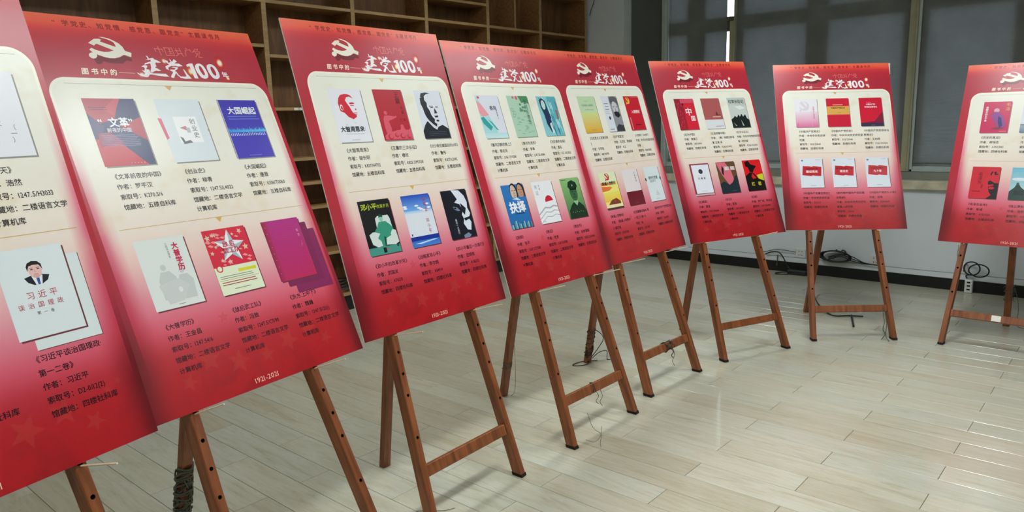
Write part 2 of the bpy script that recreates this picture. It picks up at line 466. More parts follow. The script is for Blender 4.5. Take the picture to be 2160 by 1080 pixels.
# walls
wl = MB(); wl.box(XB - 0.12, YF, 0, XB, YW + 0.3, ZC); struct(wl.obj('wall_left', M_wall))
wr = MB(); wr.box(XR, YF, 0, XR + 0.12, YW + 0.3, ZC); struct(wr.obj('wall_right', M_wall))
wf = MB(); wf.box(XB - 0.12, YF - 0.12, 0, XR + 0.12, YF, ZC); struct(wf.obj('wall_front', M_wall))
ce = MB(); ce.box(XB - 0.12, YF - 0.12, ZC, XR + 0.12, YW + 0.3, ZC + 0.1); struct(ce.obj('ceiling', M_ceil))
XO = -4.396                       # left side of the window opening
wb = MB()
wb.box(XB, YW, 0, XR, YW + 0.3, 0.817)                 # below the sill
wb.box(XB, YW, 0.817, XO, YW + 0.3, ZC)                # pier beside the bookcase
wb.box(XO, YW, 2.95, XR, YW + 0.3, ZC)                 # above the windows
wb.box(4.2, YW, 0.817, XR, YW + 0.3, 2.95)
struct(wb.obj('wall_back', M_wall), 'white wall under the windows with dirty scuffs', 'wall')
bb = MB(); bb.rbox(XS + 0.02, YW - 0.014, 0.0, XR, YW - 0.0005, 0.094, 0.001)
struct(bb.obj('baseboard_back', M_black))
tk = MB(); tk.rbox(XS + 0.02, YW - 0.009, 0.0945, XR, YW - 0.0005, 0.142, 0.002)
struct(tk.obj('trim_1', M_wall), 'white cable strip above the black skirting')
gl_ = MB(); gl_.box(XS + 0.02, YW - 0.0096, 0.1422, XR, YW - 0.0004, 0.1442); struct(gl_.obj('trim_5', M_riser), 'dark joint above the cable strip')
# sill and riser
si = MB(); si.rbox(XO + 0.001, YW - 0.035, 0.818, 4.19, YP + 0.02, 0.889, 0.006)
struct(si.obj('trim_2', M_sill), 'beige marble window sill')
ri = MB(); ri.box(XO + 0.001, YP - 0.03, 0.8895, 4.19, YP + 0.10, 0.955)
struct(ri.obj('trim_3', M_riser), 'grey tiled step under the window frames')

# windows ---------------------------------------------------------
ZT0, ZT1, ZTOP = 2.272, 2.408, 2.95
def window(n, x0, x1, dark=False, slit=False):
    """frame, transom, sliding sashes, panes of one bay between two mullions"""
    fr = MB()
    fr.rbox(x0 + 0.002, YP - 0.012, 0.957, x1 - 0.002, YP + 0.075, 0.977, 0.002)
    fr.rbox(x0 + 0.002, YP + 0.022, 0.977, x1 - 0.002, YP + 0.058, 1.034, 0.002)
    fr.rbox(x0 + 0.002, YP + 0.004, 0.977, x1 - 0.002, YP + 0.012, 1.000, 0.001)
    w_ = struct(fr.obj('window_%d' % n, M_alu), None)
    t = MB(); t.rbox(x0 + 0.002, YP + 0.014, ZT0, x1 - 0.002, YP + 0.06, ZT1, 0.002); t.obj('transom', M_jelly, w_)
    t = MB(); t.rbox(x0 + 0.002, YP + 0.014, ZTOP - 0.06, x1 - 0.002, YP + 0.06, ZTOP - 0.002, 0.002); t.obj('head', M_jelly, w_)
    xm = x0 + (x1 - x0) * 0.5
    for za, zb in ((1.035, ZT0 - 0.001), (ZT1 + 0.001, ZTOP - 0.061)):
        for (a, b) in ((x0 + 0.003, x0 + 0.075), (xm - 0.10, xm + 0.10), (x1 - (0.055 if not slit else 0.02), x1 - 0.003)):
            if slit and a > xm + 0.2: continue
            t = MB(); t.rbox(a, YP + 0.016, za, b, YP + 0.05, zb, 0.002); t.obj('sash_stile', M_jelly, w_)
        for (a, b) in ((x0 + 0.003, xm - 0.10), (xm + 0.10, x1 - 0.003)):
            p = MB(); p.box(a, YP + 0.062, za, b, YP + 0.066, zb); p.obj('pane', M_glass, w_)
    return w_
w1 = window(1, XO + 0.39, -3.271, slit=True)
w2 = window(2, -3.213, -1.69)
w3 = window(3, -1.625, -0.09)
w4 = window(4, -0.03, 1.51)
w5 = window(5, 1.57, 3.11)
# lower narrow / upper narrow jambs of the gap in bay one
t = MB(); t.rbox(-3.290, YP + 0.016, 1.035, -3.2725, YP + 0.05, ZT0 - 0.001, 0.001); t.obj('sash_stile', M_jelly, w1)
# mullions
def mull(x0, x1, z0, z1, par, mat, proj=0.03):
    t = MB(); t.rbox(x0, YP - proj, z0, x1, YP + 0.075, z1, 0.003)
    # groove along the face
    t.rbox(x0 + (x1-x0)*0.62, YP - proj - 0.006, z0, x0 + (x1-x0)*0.74, YP - proj + 0.001, z1, 0.001)
    return t.obj('mullion', mat, par)
mull(-3.270, -3.214, 0.957, 2.36, w2, M_olive)
mull(-3.2345, -3.214, 2.361, ZTOP, w2, M_olive, 0.02)
t = MB(); t.rbox(-3.305, YP - 0.02, 2.362, -3.236, YP + 0.06, 2.402, 0.002); t.obj('catch', M_jelly, w2)
mull(-1.689, -1.626, 0.957, ZTOP, w3, M_olive)
t = MB(); t.rbox(-1.6255, YP - 0.012, 0.957, -1.603, YP + 0.002, ZTOP, 0.002); t.obj('inner_frame', M_alu, w3)
mull(-0.089, -0.031, 0.957, ZTOP, w4, M_olive)
mull(1.511, 1.569, 0.957, ZTOP, w5, M_olive)
mull(3.111, 3.17, 0.957, ZTOP, w5, M_olive)
mull(-4.0, -3.945, 0.957, ZTOP, w1, M_alu, 0.045)
# right end of the opening closed with a fixed dark panel
t = MB(); t.box(3.17, YP, 0.957, 4.2, YP + 0.05, ZTOP); struct(t.obj('trim_4', M_jelly))
# dark boarded leaf at the left end
t = MB(); t.rbox(XO + 0.002, YP + 0.006, 0.957, -4.001, YP + 0.05, ZTOP, 0.002)
M_leaf = plain('dark_board', (88, 94, 90), 0.6, noise=0.06, nscale=3)
t.obj('shutter_leaf', M_leaf, w1)

def blind(x0, x1, z0, z1, label):
    b = MB(); nx, nz = 14, 22; rnd = random.Random(int(x0*1000) + int(z0*77))
    ph = [rnd.uniform(0, 6) for _ in range(4)]
    vs = []
    for j in range(nz + 1):
        for i in range(nx + 1):
            x = x0 + (x1 - x0) * i / nx; z = z0 + (z1 - z0) * j / nz
            y = YP + 0.004 + 0.0025 * math.sin(z * 9 + ph[0]) * math.sin(x * 3 + ph[1]) + 0.0015 * math.sin(z * 23 + x * 5 + ph[2])
            vs.append((x, y, z))
    fs = [(j*(nx+1)+i, j*(nx+1)+i+1, (j+1)*(nx+1)+i+1, (j+1)*(nx+1)+i) for j in range(nz) for i in range(nx)]
    b.add(vs, fs); me = b.mesh('window_blind', M_blind)
    for p in me.polygons: p.use_smooth = True
    o = link('window_blind', me); tag(o, label, 'blind', 'grey blinds over the windows')
    r = MB(); r.tube([(x0, YP - 0.001, z0 + 0.004), (x1, YP - 0.001, z0 + 0.004)], 0.004, 6); r.obj('bottom_bar', M_leaf, o)
    return o
blind(-3.943, -3.312, 1.022, ZTOP - 0.01, 'dark grey blind with a bright slit of daylight down its right edge')
blind(-3.212, -1.692, 1.022, ZTOP - 0.01, 'wide grey blind between the bright slit and the first olive mullion')
blind(-1.602, -0.092, 1.022, ZTOP - 0.01, 'grey creased blind above the gap between the two rightmost boards')
blind(-0.028, 1.508, 1.022, ZTOP - 0.01, 'grey blind on the first window beyond the right edge')
blind(1.572, 3.108, 1.022, ZTOP - 0.01, 'grey blind on the last window beyond the right edge')

# ceiling lamps (housings of the lights set above)
for i, (lx, ly, lp) in enumerate(LAMPS):
    hN = MB(); hN.box(lx - 0.17, ly - 0.62, ZC - 0.03, lx + 0.17, ly + 0.62, ZC - 0.0005)
    h = hN.obj('ceiling_lamp', M_plastic)
    tag(h, ['ceiling lamp nearest the window corner', 'ceiling lamp over the left boards', 'ceiling lamp near the windows, right row', 'middle ceiling lamp of the right row',
            'ceiling lamp behind the camera, left row', 'ceiling lamp behind the camera, right row',
            'ceiling lamp near the windows, row by the bookcase', 'middle ceiling lamp of the row by the bookcase', 'nearest ceiling lamp of the row by the bookcase'][i], 'lamp', 'ceiling lamps')
    for dx in (-0.09, 0.09):
        tb = MB(); tb.tube([(lx + dx, ly - 0.57, ZC - 0.052), (lx + dx, ly + 0.57, ZC - 0.052)], 0.013, 10); tb.obj('tube', M_tube, h)

# ================================================================== BOOKCASE
bc = link('bookcase', None)
tag(bc, 'tall empty wooden bookcase with staggered open compartments along the left wall', 'bookcase')
bc.location = (XB, 3.0, 0)
def bpart(name, x0, y0, z0, x1, y1, z1, mats, bev=0.0015):
    b = MB(); b.rbox(x0, y0, z0, x1, y1, z1, bev)
    me = b.mesh(name, mats)
    # pale edging on the front face
    for p in me.polygons:
        if p.center.x > x1 - 0.003 and p.normal.x > 0.3: p.material_index = 1
    o = link(name, me); o.parent = bc; o.matrix_parent_inverse = Matrix.Translation(-bc.location)
    return o
UY = [-0.106, 0.660, 1.426, 2.192, 2.948, 3.711, 4.481, 5.249, 6.022, 6.800]
ZB = 3.05
UH = 0.0185
for y in UY: bpart('upright', XB + 0.012, y - UH, 0.125, XS, y + UH, ZB, [M_shelf, M_shelf_edge])
UY2 = UY[:-1]
b_ = MB(); b_.box(XB + 0.001, UY[0] - UH, 0.0, XB + 0.011, UY[-1] + UH, ZB)
o = b_.obj('back_panel', M_back); o.parent = bc; o.matrix_parent_inverse = Matrix.Translation(-bc.location)
bpart('plinth', XB + 0.02, UY[0], 0.0, XS - 0.03, UY[-1], 0.1215, [M_black, M_black])
bpart('top_board', XB + 0.012, UY[0] - UH, ZB + 0.001, XS, UY[-1] + UH, ZB + 0.03, [M_shelf, M_shelf_edge])
levels = {0: [0.49, 1.05, 1.6, 2.03, 2.333], 1: [0.49, 0.86, 1.3, 1.74, 2.333], 2: [0.30, 0.86, 1.24, 1.70, 2.03, 2.333], 3: [0.49, 0.86, 1.28, 1.66, 2.030, 2.333],
          4: [0.491, 0.860, 1.045, 1.228, 1.594, 1.963, 2.333], 5: [0.40, 0.80, 1.23, 1.60, 1.96, 2.333, 2.74], 6: [0.49, 0.86, 1.23, 1.60, 1.96, 2.333, 2.520, 2.72],
          7: [0.49, 0.86, 1.23, 1.60, 1.96, 2.333], 8: [0.49, 0.86, 1.23, 1.60, 1.96, 2.333, 2.72]}
for i in range(len(UY) - 1):
    a, b = UY[i] + UH + 0.0005, UY[i+1] - UH - 0.0005
    for z in [0.1375] + levels.get(i, [0.49, 0.86, 1.23, 1.60, 1.96, 2.333]):
        bpart('shelf', XB + 0.0125, a, z - 0.0115, XS - 0.001, b, z + 0.0115, [M_shelf, M_shelf_edge])
bpart('divider', XB + 0.0125, 5.628, 2.345, XS - 0.002, 5.648, ZB, [M_shelf, M_shelf_edge])
bpart('divider', XB + 0.0125, 4.09, 0.15, XS - 0.002, 4.11, 0.388, [M_shelf, M_shelf_edge])
for a, b in ((3.130, 3.168), (3.174, 3.232)):
    l = MB(); l.rbox(XS - 0.0002, a, 1.585, XS + 0.0006, b, 1.603, 0.0001); o = l.obj('shelf_label', M_tape)
    o.parent = bc; o.matrix_parent_inverse = Matrix.Translation(-bc.location); o['label'] = 'white paper label stuck on the shelf edge'
# coil of cable lying on the low shelf
cb = MB(); pts = []
for k in range(60):
    a = k * 0.42; r = 0.075 + 0.015 * math.sin(k * 0.9); pts.append((XS - 0.11 + r*0.8*math.cos(a), 3.51 + r*math.sin(a), 0.157 + 0.0016*k + 0.004*math.sin(k*1.7)))
cb.tube(pts, 0.005, 6); o = cb.obj('cable_coil', M_cable); tag(o, 'dark coil of cable lying on the lowest bookcase shelf', 'cable')
# loose black cable hanging beside the bookcase top
cb = MB(); cb.tube(spline([(XS + 0.006, 6.862, 2.565), (XS + 0.02, 6.868, 2.62), (XS + 0.06, 6.87, 2.72), (XS + 0.08, 6.872, 2.95), (XS + 0.08, 6.872, 3.19)], 5), 0.004, 6)
tag(cb.obj('cable', M_cable), 'thin black cable hanging beside the top of the bookcase', 'cable')
# ================================================================== HEADER ARTWORK (board coordinates, metres from the top left)
HAMMER= [(0.205, 0.083), (0.2261, 0.0687), (0.2422, 0.0669), (0.2475, 0.0699), (0.242, 0.0757), (0.2785, 0.0884), (0.2855, 0.0902), (0.2909, 0.0967), (0.2749, 0.1024), (0.2311, 0.0848), (0.2276, 0.0845), (0.2198, 0.0909)]
SICKLE= [(0.2422, 0.0607), (0.2559, 0.0606), (0.2718, 0.0638), (0.2867, 0.0706), (0.2984, 0.0777), (0.3067, 0.0885), (0.3102, 0.101), (0.3289, 0.1072), (0.3232, 0.1212), (0.3063, 0.1157), (0.3008, 0.1155), (0.2862, 0.1234), (0.2695, 0.1281), (0.2543, 0.1286), (0.2404, 0.1261), (0.2291, 0.1223), (0.2189, 0.1187), (0.2177, 0.1255), (0.2129, 0.1308), (0.2059, 0.1332), (0.1993, 0.1317), (0.1947, 0.127), (0.1945, 0.1215), (0.1988, 0.1162), (0.2046, 0.1139), (0.2089, 0.1133), (0.2014, 0.1049), (0.2092, 0.0982), (0.2179, 0.1032), (0.2291, 0.1068), (0.244, 0.1091), (0.2593, 0.1075), (0.2749, 0.1024), (0.2909, 0.0967), (0.2855, 0.0902), (0.2855, 0.0821), (0.2829, 0.0755), (0.2749, 0.0704), (0.2626, 0.0657), (0.2508, 0.0634)]
SHADOW= [(0.205, 0.133), (0.2155, 0.129), (0.2209, 0.1219), (0.2304, 0.1247), (0.2417, 0.1285), (0.2541, 0.1294), (0.2689, 0.1296), (0.2856, 0.1251), (0.3027, 0.1165), (0.3082, 0.1196), (0.3243, 0.1244), (0.3214, 0.1362), (0.3049, 0.1326), (0.2912, 0.1437), (0.2746, 0.1446), (0.2584, 0.145), (0.2432, 0.143), (0.2319, 0.1392), (0.225, 0.1474), (0.2168, 0.1501), (0.2102, 0.1483)]
JIAN= [[(0.3731, 0.1123), (0.3779, 0.1144), (0.3807, 0.1224), (0.387, 0.1204), (0.3939, 0.1191), (0.3984, 0.1246), (0.4045, 0.1259), (0.4165, 0.1334), (0.4042, 0.1357), (0.3985, 0.1336), (0.395, 0.1412), (0.3967, 0.1476), (0.3889, 0.1513), (0.3973, 0.155), (0.4076, 0.1627), (0.3974, 0.164), (0.3897, 0.1627), (0.3803, 0.1664), (0.3759, 0.1699), (0.3684, 0.1686), (0.3761, 0.1536), (0.3776, 0.147), (0.3789, 0.1388), (0.3669, 0.1411), (0.3577, 0.1448), (0.3603, 0.1398), (0.3741, 0.1342), (0.3829, 0.132), (0.3836, 0.1255), (0.3781, 0.1274), (0.3673, 0.1265), (0.376, 0.1243)], [(0.3448, 0.1504), (0.3558, 0.1457), (0.3649, 0.1469), (0.3651, 0.1509), (0.3576, 0.1586), (0.368, 0.1605), (0.3678, 0.1702), (0.3766, 0.1723), (0.419, 0.172), (0.428, 0.1816), (0.4154, 0.1821), (0.3917, 0.1798), (0.3703, 0.1766), (0.3638, 0.1769), (0.3561, 0.1853), (0.3478, 0.1864), (0.335, 0.1829), (0.3262, 0.1769), (0.323, 0.1707), (0.3312, 0.1759), (0.3443, 0.1785), (0.3495, 0.1727), (0.3465, 0.168), (0.3421, 0.1626), (0.3508, 0.1645), (0.3545, 0.1563), (0.3532, 0.1531)]]
DANG= [[(0.433, 0.1241), (0.4406, 0.1262), (0.4421, 0.1336), (0.4511, 0.1297), (0.4494, 0.1181), (0.4536, 0.1229), (0.4562, 0.1294), (0.4652, 0.1188), (0.4742, 0.1267), (0.4613, 0.1342), (0.4784, 0.134), (0.4892, 0.1419), (0.4711, 0.1445), (0.4633, 0.1424), (0.4478, 0.1433), (0.4351, 0.1506), (0.4354, 0.1589), (0.4268, 0.1551), (0.4268, 0.146), (0.4425, 0.1394), (0.4351, 0.1323)], [(0.446, 0.1484), (0.4555, 0.1454), (0.4698, 0.148), (0.4659, 0.154), (0.4553, 0.1596), (0.4586, 0.1644), (0.4491, 0.1766), (0.4423, 0.186), (0.4339, 0.1838), (0.4349, 0.1788), (0.446, 0.1667), (0.4455, 0.1634), (0.4371, 0.1588), (0.4432, 0.156), (0.4549, 0.1563), (0.4611, 0.1509)], [(0.4593, 0.1627), (0.4624, 0.1726), (0.4686, 0.1791), (0.4858, 0.1792), (0.4902, 0.1765), (0.4877, 0.1648), (0.4866, 0.1513), (0.4909, 0.1562), (0.4963, 0.1695), (0.5062, 0.1852), (0.4829, 0.187), (0.4667, 0.1842), (0.4584, 0.1745), (0.4563, 0.1662)]]
ONE= [(0.5033, 0.1369), (0.5138, 0.1321), (0.5284, 0.1307), (0.5314, 0.1843), (0.5173, 0.184), (0.5138, 0.1414), (0.5042, 0.1437)]
Z1 = [(0.5353, 0.1386), (0.5443, 0.1312), (0.5557, 0.1297), (0.5656, 0.137), (0.5719, 0.1541), (0.5726, 0.1714), (0.5673, 0.1803), (0.555, 0.1839), (0.544, 0.1795), (0.5365, 0.166), (0.5327, 0.1525)]
Z1i = [(0.5492, 0.1396), (0.5542, 0.1385), (0.5585, 0.146), (0.5617, 0.1615), (0.5606, 0.1693), (0.5559, 0.1721), (0.5512, 0.1654), (0.5473, 0.1518)]
Z2 = [(0.5796, 0.1362), (0.5883, 0.1305), (0.5998, 0.1295), (0.6114, 0.1381), (0.6166, 0.1537), (0.6171, 0.1696), (0.6113, 0.1795), (0.5994, 0.1835), (0.5879, 0.1795), (0.5802, 0.1659), (0.577, 0.1503)]
Z2i = [(0.5924, 0.1399), (0.5981, 0.1388), (0.6041, 0.1472), (0.6062, 0.1612), (0.604, 0.1692), (0.5995, 0.1712), (0.5934, 0.1653), (0.5904, 0.1514)]
NIAN = [(0.6278, 0.1567), (0.6339, 0.1532), (0.6365, 0.1563), (0.6421, 0.1543), (0.6409, 0.1597), (0.6466, 0.1648), (0.6385, 0.166), (0.6333, 0.1742), (0.6259, 0.1834), (0.6265, 0.1745), (0.625, 0.171), (0.6291, 0.1655), (0.6266, 0.1621)]
ZHG= [[(0.4112, 0.0842), (0.4131, 0.0973)], [(0.4245, 0.0766), (0.4278, 0.1087)], [(0.4356, 0.0849), (0.4384, 0.0955)], [(0.4139, 0.0857), (0.4381, 0.0872)], [(0.4446, 0.0784), (0.4463, 0.1083)], [(0.4716, 0.078), (0.4742, 0.1082)], [(0.4453, 0.0808), (0.471, 0.0797)], [(0.4477, 0.1065), (0.4734, 0.1057)], [(0.4576, 0.0841), (0.4676, 0.0842)], [(0.4624, 0.0846), (0.4634, 0.1005)], [(0.4579, 0.0925), (0.4699, 0.0919)], [(0.4565, 0.1009), (0.4705, 0.0996)], [(0.4861, 0.0803), (0.4879, 0.0988)], [(0.4991, 0.0776), (0.5016, 0.0945)], [(0.4818, 0.0874), (0.5024, 0.0876)], [(0.4798, 0.107), (0.4908, 0.1003)], [(0.5009, 0.0962), (0.5071, 0.1077)], [(0.4861, 0.0989), (0.5063, 0.0958)], [(0.5224, 0.0759), (0.528, 0.0797)], [(0.5177, 0.0839), (0.538, 0.0816)], [(0.521, 0.0846), (0.5149, 0.1055)], [(0.5371, 0.0791), (0.5383, 0.0902)], [(0.5435, 0.0907), (0.5563, 0.0803)], [(0.554, 0.077), (0.5557, 0.082)], [(0.5617, 0.0755), (0.5612, 0.0816)], [(0.5688, 0.0759), (0.5637, 0.0823)], [(0.55, 0.0877), (0.5741, 0.086)], [(0.5542, 0.0908), (0.5607, 0.0973)], [(0.5628, 0.092), (0.5496, 0.1076)], [(0.5706, 0.0879), (0.562, 0.1059)], [(0.562, 0.1059), (0.5775, 0.1058)]]
BW, BH, BT = 0.8, 1.2, 0.005
BOARDS = [
    (-1.5381, 0.3800, 1.7923, 0.3100, 0.7515, 0.0195, 0.0018),
    (-1.6993, 1.1475, 1.7205, 0.4028, 0.7540, 0.0426, -0.0008),
    (-1.8674, 1.9375, 1.6189, 0.3034, 0.7375, 0.0323, -0.0022),
    (-1.8614, 2.8016, 1.5700, 0.3361, 0.7389, -0.0081, -0.0033),
    (-1.9090, 3.5646, 1.5358, 0.3228, 0.7371, 0.0574, 0.0081),
    (-1.7601, 4.3070, 1.1843, 0.3605, 0.7466, 0.0643, 0.0072),
    (-1.3908, 4.9536, 0.6779, 0.3870, 0.7479, 0.0179, -0.0085),
    (-0.6940, 5.1646, -0.0461, 0.3599, 0.6699, 0.0289, -0.0023),
]
# ---------------------------------------------------------------- poster sheet (shared by all boards)
def interp(stops, t):
    if t <= stops[0][0]: return stops[0][1]
    for (a, ca), (b, cb) in zip(stops, stops[1:]):
        if t <= b:
            f = (t - a) / (b - a); return tuple(x + (y - x) * f for x, y in zip(ca, cb))
    return stops[-1][1]
MARG = [(0.0, (250, 118, 84)), (0.034, (244, 92, 70)), (0.05, (222, 60, 62)), (0.075, (196, 46, 62)), (0.12, (186, 46, 66)), (0.20, (184, 44, 62)), (0.35, (186, 40, 56)), (0.5, (190, 44, 60)), (0.7, (178, 42, 56)),
        (0.9, (176, 46, 66)), (1.02, (150, 32, 44)), (1.2, (148, 32, 40))]
PANL = [(0.2, (243, 244, 230)), (0.45, (243, 240, 227)), (0.6, (241, 232, 218)), (0.68, (238, 222, 210)), (0.76, (236, 198, 190)), (0.84, (228, 160, 168)), (0.90, (222, 124, 142)), (0.96, (214, 88, 108)),
        (1.02, (188, 50, 64)), (1.08, (180, 36, 44)), (1.2, (168, 32, 38))]
def poster_mesh():
    nx, ny = 40, 96
    vs = []; uv = []; mg = []; pn = []; bd = []
    for j in range(ny + 1):
        for i in range(nx + 1):
            x, y = BW * i / nx, BH * j / ny
            vs.append((x - 0.4, BH - y, 0.0006)); uv.append((x, y))
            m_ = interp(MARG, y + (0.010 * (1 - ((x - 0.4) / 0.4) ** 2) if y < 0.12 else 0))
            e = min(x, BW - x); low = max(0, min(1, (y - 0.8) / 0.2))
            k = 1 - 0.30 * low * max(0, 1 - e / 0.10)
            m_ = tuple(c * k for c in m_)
            d = min(x - 0.048, 0.785 - x, 0.5)
            p_ = interp(PANL, y)
            s = max(0, min(1, (y - 0.28) / 0.3)); wdt = 0.012 + 0.05 * max(0, min(1, (y - 0.35) / 0.5))
            t = max(0, min(1, 1 - d / wdt)) ** 1.3 * s
            edge = interp([(0.3, (238, 150, 160)), (0.6, (226, 104, 132)), (0.8, (200, 62, 92)), (1.0, (182, 40, 54)), (1.2, (174, 36, 46))], y)
            p_ = tuple(a * (1 - t) + b * t for a, b in zip(p_, edge))
            blend = max(0, min(1, (y - 0.92) / 0.14)) 
            if d < 0.06: 
                f = blend * (1 - max(0, d) / 0.06); p_ = tuple(a * (1 - f) + b * f for a, b in zip(p_, m_))
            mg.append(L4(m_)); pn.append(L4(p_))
            q = max(0, min(1, 1 - (y - 0.25) / 0.25)); ft = max(0, min(1, e / 0.12))
            bd.append((q, q, q, ft))
    me = bpy.data.meshes.new('poster_print')
    fs = [((j+1)*(nx+1)+i, (j+1)*(nx+1)+i+1, j*(nx+1)+i+1, j*(nx+1)+i) for j in range(ny) for i in range(nx)]
    me.from_pydata(vs, [], fs)
    for nm, dat in (('margin', mg), ('panel', pn), ('border', bd)):
        a = me.color_attributes.new(nm, 'FLOAT_COLOR', 'POINT'); a.data.foreach_set('color', [c for q in dat for c in q])
    ul = me.uv_layers.new(name='UVMap')
    fl = []
    for lp in me.loops: fl += uv[lp.vertex_index]
    ul.data.foreach_set('uv', fl)
    me.materials.append(M_poster); return me
ME = {}
ME['poster_print'] = poster_mesh()
CREAM = (250, 246, 230)
def I(**k): return Ink(**k)
i = I(); i.poly(SHADOW, (120, 22, 40)); ME['emblem_shadow'] = i.mesh('emblem_shadow', M_ink)
i = I(z0=0.0010); i.poly(HAMMER, CREAM); i.poly(SICKLE, CREAM, bump=False); ME['emblem'] = i.mesh('hammer_and_sickle_emblem', M_ink)
i = I(); i.text('“学党史、知党情、感党恩、跟党走”主题读书月', 0.122, 0.0255, 0.0205, (160, 26, 34), sp=1.232, bold=0.018); ME['slogan'] = i.mesh('slogan_lettering', M_ink)
i = I(); i.lines(ZHG, 0.0026, (248, 132, 124)); ME['script'] = i.mesh('script_lettering', M_ink)
i = I(); i.text('图书中的', 0.156, 0.1745, 0.0215, (252, 234, 214), sp=1.30, bold=0.03, shear=0.15); i.rect(0.267, 0.1738, 0.317, 0.1752, (252, 214, 196)); ME['sub'] = i.mesh('subtitle_lettering', M_ink)
i = I(z0=0.0011)
WHT = (252, 248, 250)
def ringpoly(i, outer, inner, c):
    """closed ring between two outlines"""
    def rs(p, n=36):
        L_ = [0]; q = p + [p[0]]
        for a, b in zip(q, q[1:]): L_.append(L_[-1] + math.hypot(a[0]-b[0], a[1]-b[1]))
        out = []
        for k in range(n):
            t = L_[-1] * k / n; j = max(m_ for m_ in range(len(L_) - 1) if L_[m_] <= t)
            f = (t - L_[j]) / (L_[j+1] - L_[j]); out.append((q[j][0] + (q[j+1][0]-q[j][0])*f, q[j][1] + (q[j+1][1]-q[j][1])*f))
        return out
    cx = sum(p[0] for p in outer) / len(outer); cy = sum(p[1] for p in outer) / len(outer)
    def sm(p):
        P = [Vector((x, y, 0)) for x, y in p]; n = len(P); o = []
        for a in range(n):
            for t in (0, .33, .66):
                p0, p1, p2, p3 = P[a-1], P[a], P[(a+1) % n], P[(a+2) % n]
                v = 0.5*((2*p1)+(p2-p0)*t+(2*p0-5*p1+4*p2-p3)*t*t+(3*p1-p0-3*p2+p3)*t**3); o.append((v.x, v.y))
        return o
    o_, n_ = sm(outer), sm(inner)
    def ang(p, r): return math.atan2(p[1]-r[1], p[0]-r[0])
    ic = (sum(p[0] for p in n_)/len(n_), sum(p[1] for p in n_)/len(n_))
    def atang(ps, ctr, a):
        best = min(range(len(ps)), key=lambda k: abs(math.atan2(math.sin(ang(ps[k], ctr)-a), math.cos(ang(ps[k], ctr)-a)))); return ps[best]
    A = [2*PI*k/32 for k in range(32)]
    O_ = [atang(o_, ic, a) for a in A]; N_ = [atang(n_, ic, a) for a in A]
    i.z += i.dz
    for k in range(32):
        i.face([i.P(*O_[k]), i.P(*O_[(k+1) % 32]), i.P(*N_[(k+1) % 32]), i.P(*N_[k])][::-1], [c]*4)
for p in JIAN + DANG: i.poly(p, WHT, bump=False)
i.poly(ONE, WHT, bump=False); ringpoly(i, Z1, Z1i, WHT); ringpoly(i, Z2, Z2i, (246, 242, 246)); i.text('年', 0.628, 0.1675, 0.024, WHT, bold=0.03, shear=-0.25)
ME['title'] = i.mesh('title_lettering', M_ink)
FLARES = []
for q in [(0.635, 0.1232, 0.026, 0.032, (255, 66, 62), (255, 250, 222), 0.2), (0.338, 0.178, 0.019, 0.015, (255, 140, 120), (255, 244, 232), -0.4), (0.429, 0.128, 0.017, 0.018, (255, 110, 90), (255, 240, 225), 0.0),
          (0.512, 0.160, 0.022, 0.027, (255, 110, 50), (255, 246, 196), 0.2), (0.6465, 0.1785, 0.015, 0.016, (255, 80, 60), (255, 246, 190), 0.0)]:
    i = I(z0=0.00085); i.glow(q[0], q[1], q[2], q[3], q[4], q[5], rot=q[6]); FLARES.append(i.mesh('light_flare', M_inka))

STARS = []
for (cx, cy, r, a) in [(0.230, 1.074, 0.032, 0.1), (0.320, 1.106, 0.033, 0.3), (0.421, 1.113, 0.024, 0.15), (0.512, 1.090, 0.034, 0.5), (0.60, 1.075, 0.030, 0.2), (0.66, 1.12, 0.022, 0.6), (0.15, 1.12, 0.022, 0.4), (0.40, 0.99, 0.026, 0.2), (0.32, 0.965, 0.016, 0.1), (0.71, 1.06, 0.012, 0.1), (0.74, 1.045, 0.010, 0.5)]:
    r *= 1.2; i = I(z0=0.0007); i.poly([(cx + r*(1 if k % 2 == 0 else 0.42)*math.sin(a + k*PI/5), cy - r*(1 if k % 2 == 0 else 0.42)*math.cos(a + k*PI/5)) for k in range(10)], (238, 84, 76, 0.22)); STARS.append(i.mesh('star', M_inka))
i = I(); i.text('1921-2021', 0.3475, 1.178, 0.0215, (250, 206, 186), lat=1.06); ME['year'] = i.mesh('year_lettering', M_ink)
i = I(); i.rect(0.095, 0.2128, 0.748, 0.2140, (190, 168, 140)); i.poly([(0.3985, 0.2135), (0.424, 0.2135), (0.412, 0.2300)], (222, 182, 120)); ME['line1'] = i.mesh('divider_line', M_ink)
i = I(); i.rect(0.104, 0.6555, 0.762, 0.6572, (214, 176, 104)); i.poly([(0.411, 0.6565), (0.434, 0.6565), (0.423, 0.6735)], (220, 178, 92)); ME['line2'] = i.mesh('divider_line', M_ink)

CX = (0.1275, 0.3445, 0.5685); CW = 0.1545; CY = (0.259, 0.695); CH = 0.2095
TX = (0.140, 0.360, 0.580); TY = (0.5005, 0.9445)
INK = (46, 44, 44)
W_ = (236, 240, 246); BK = (28, 28, 34)
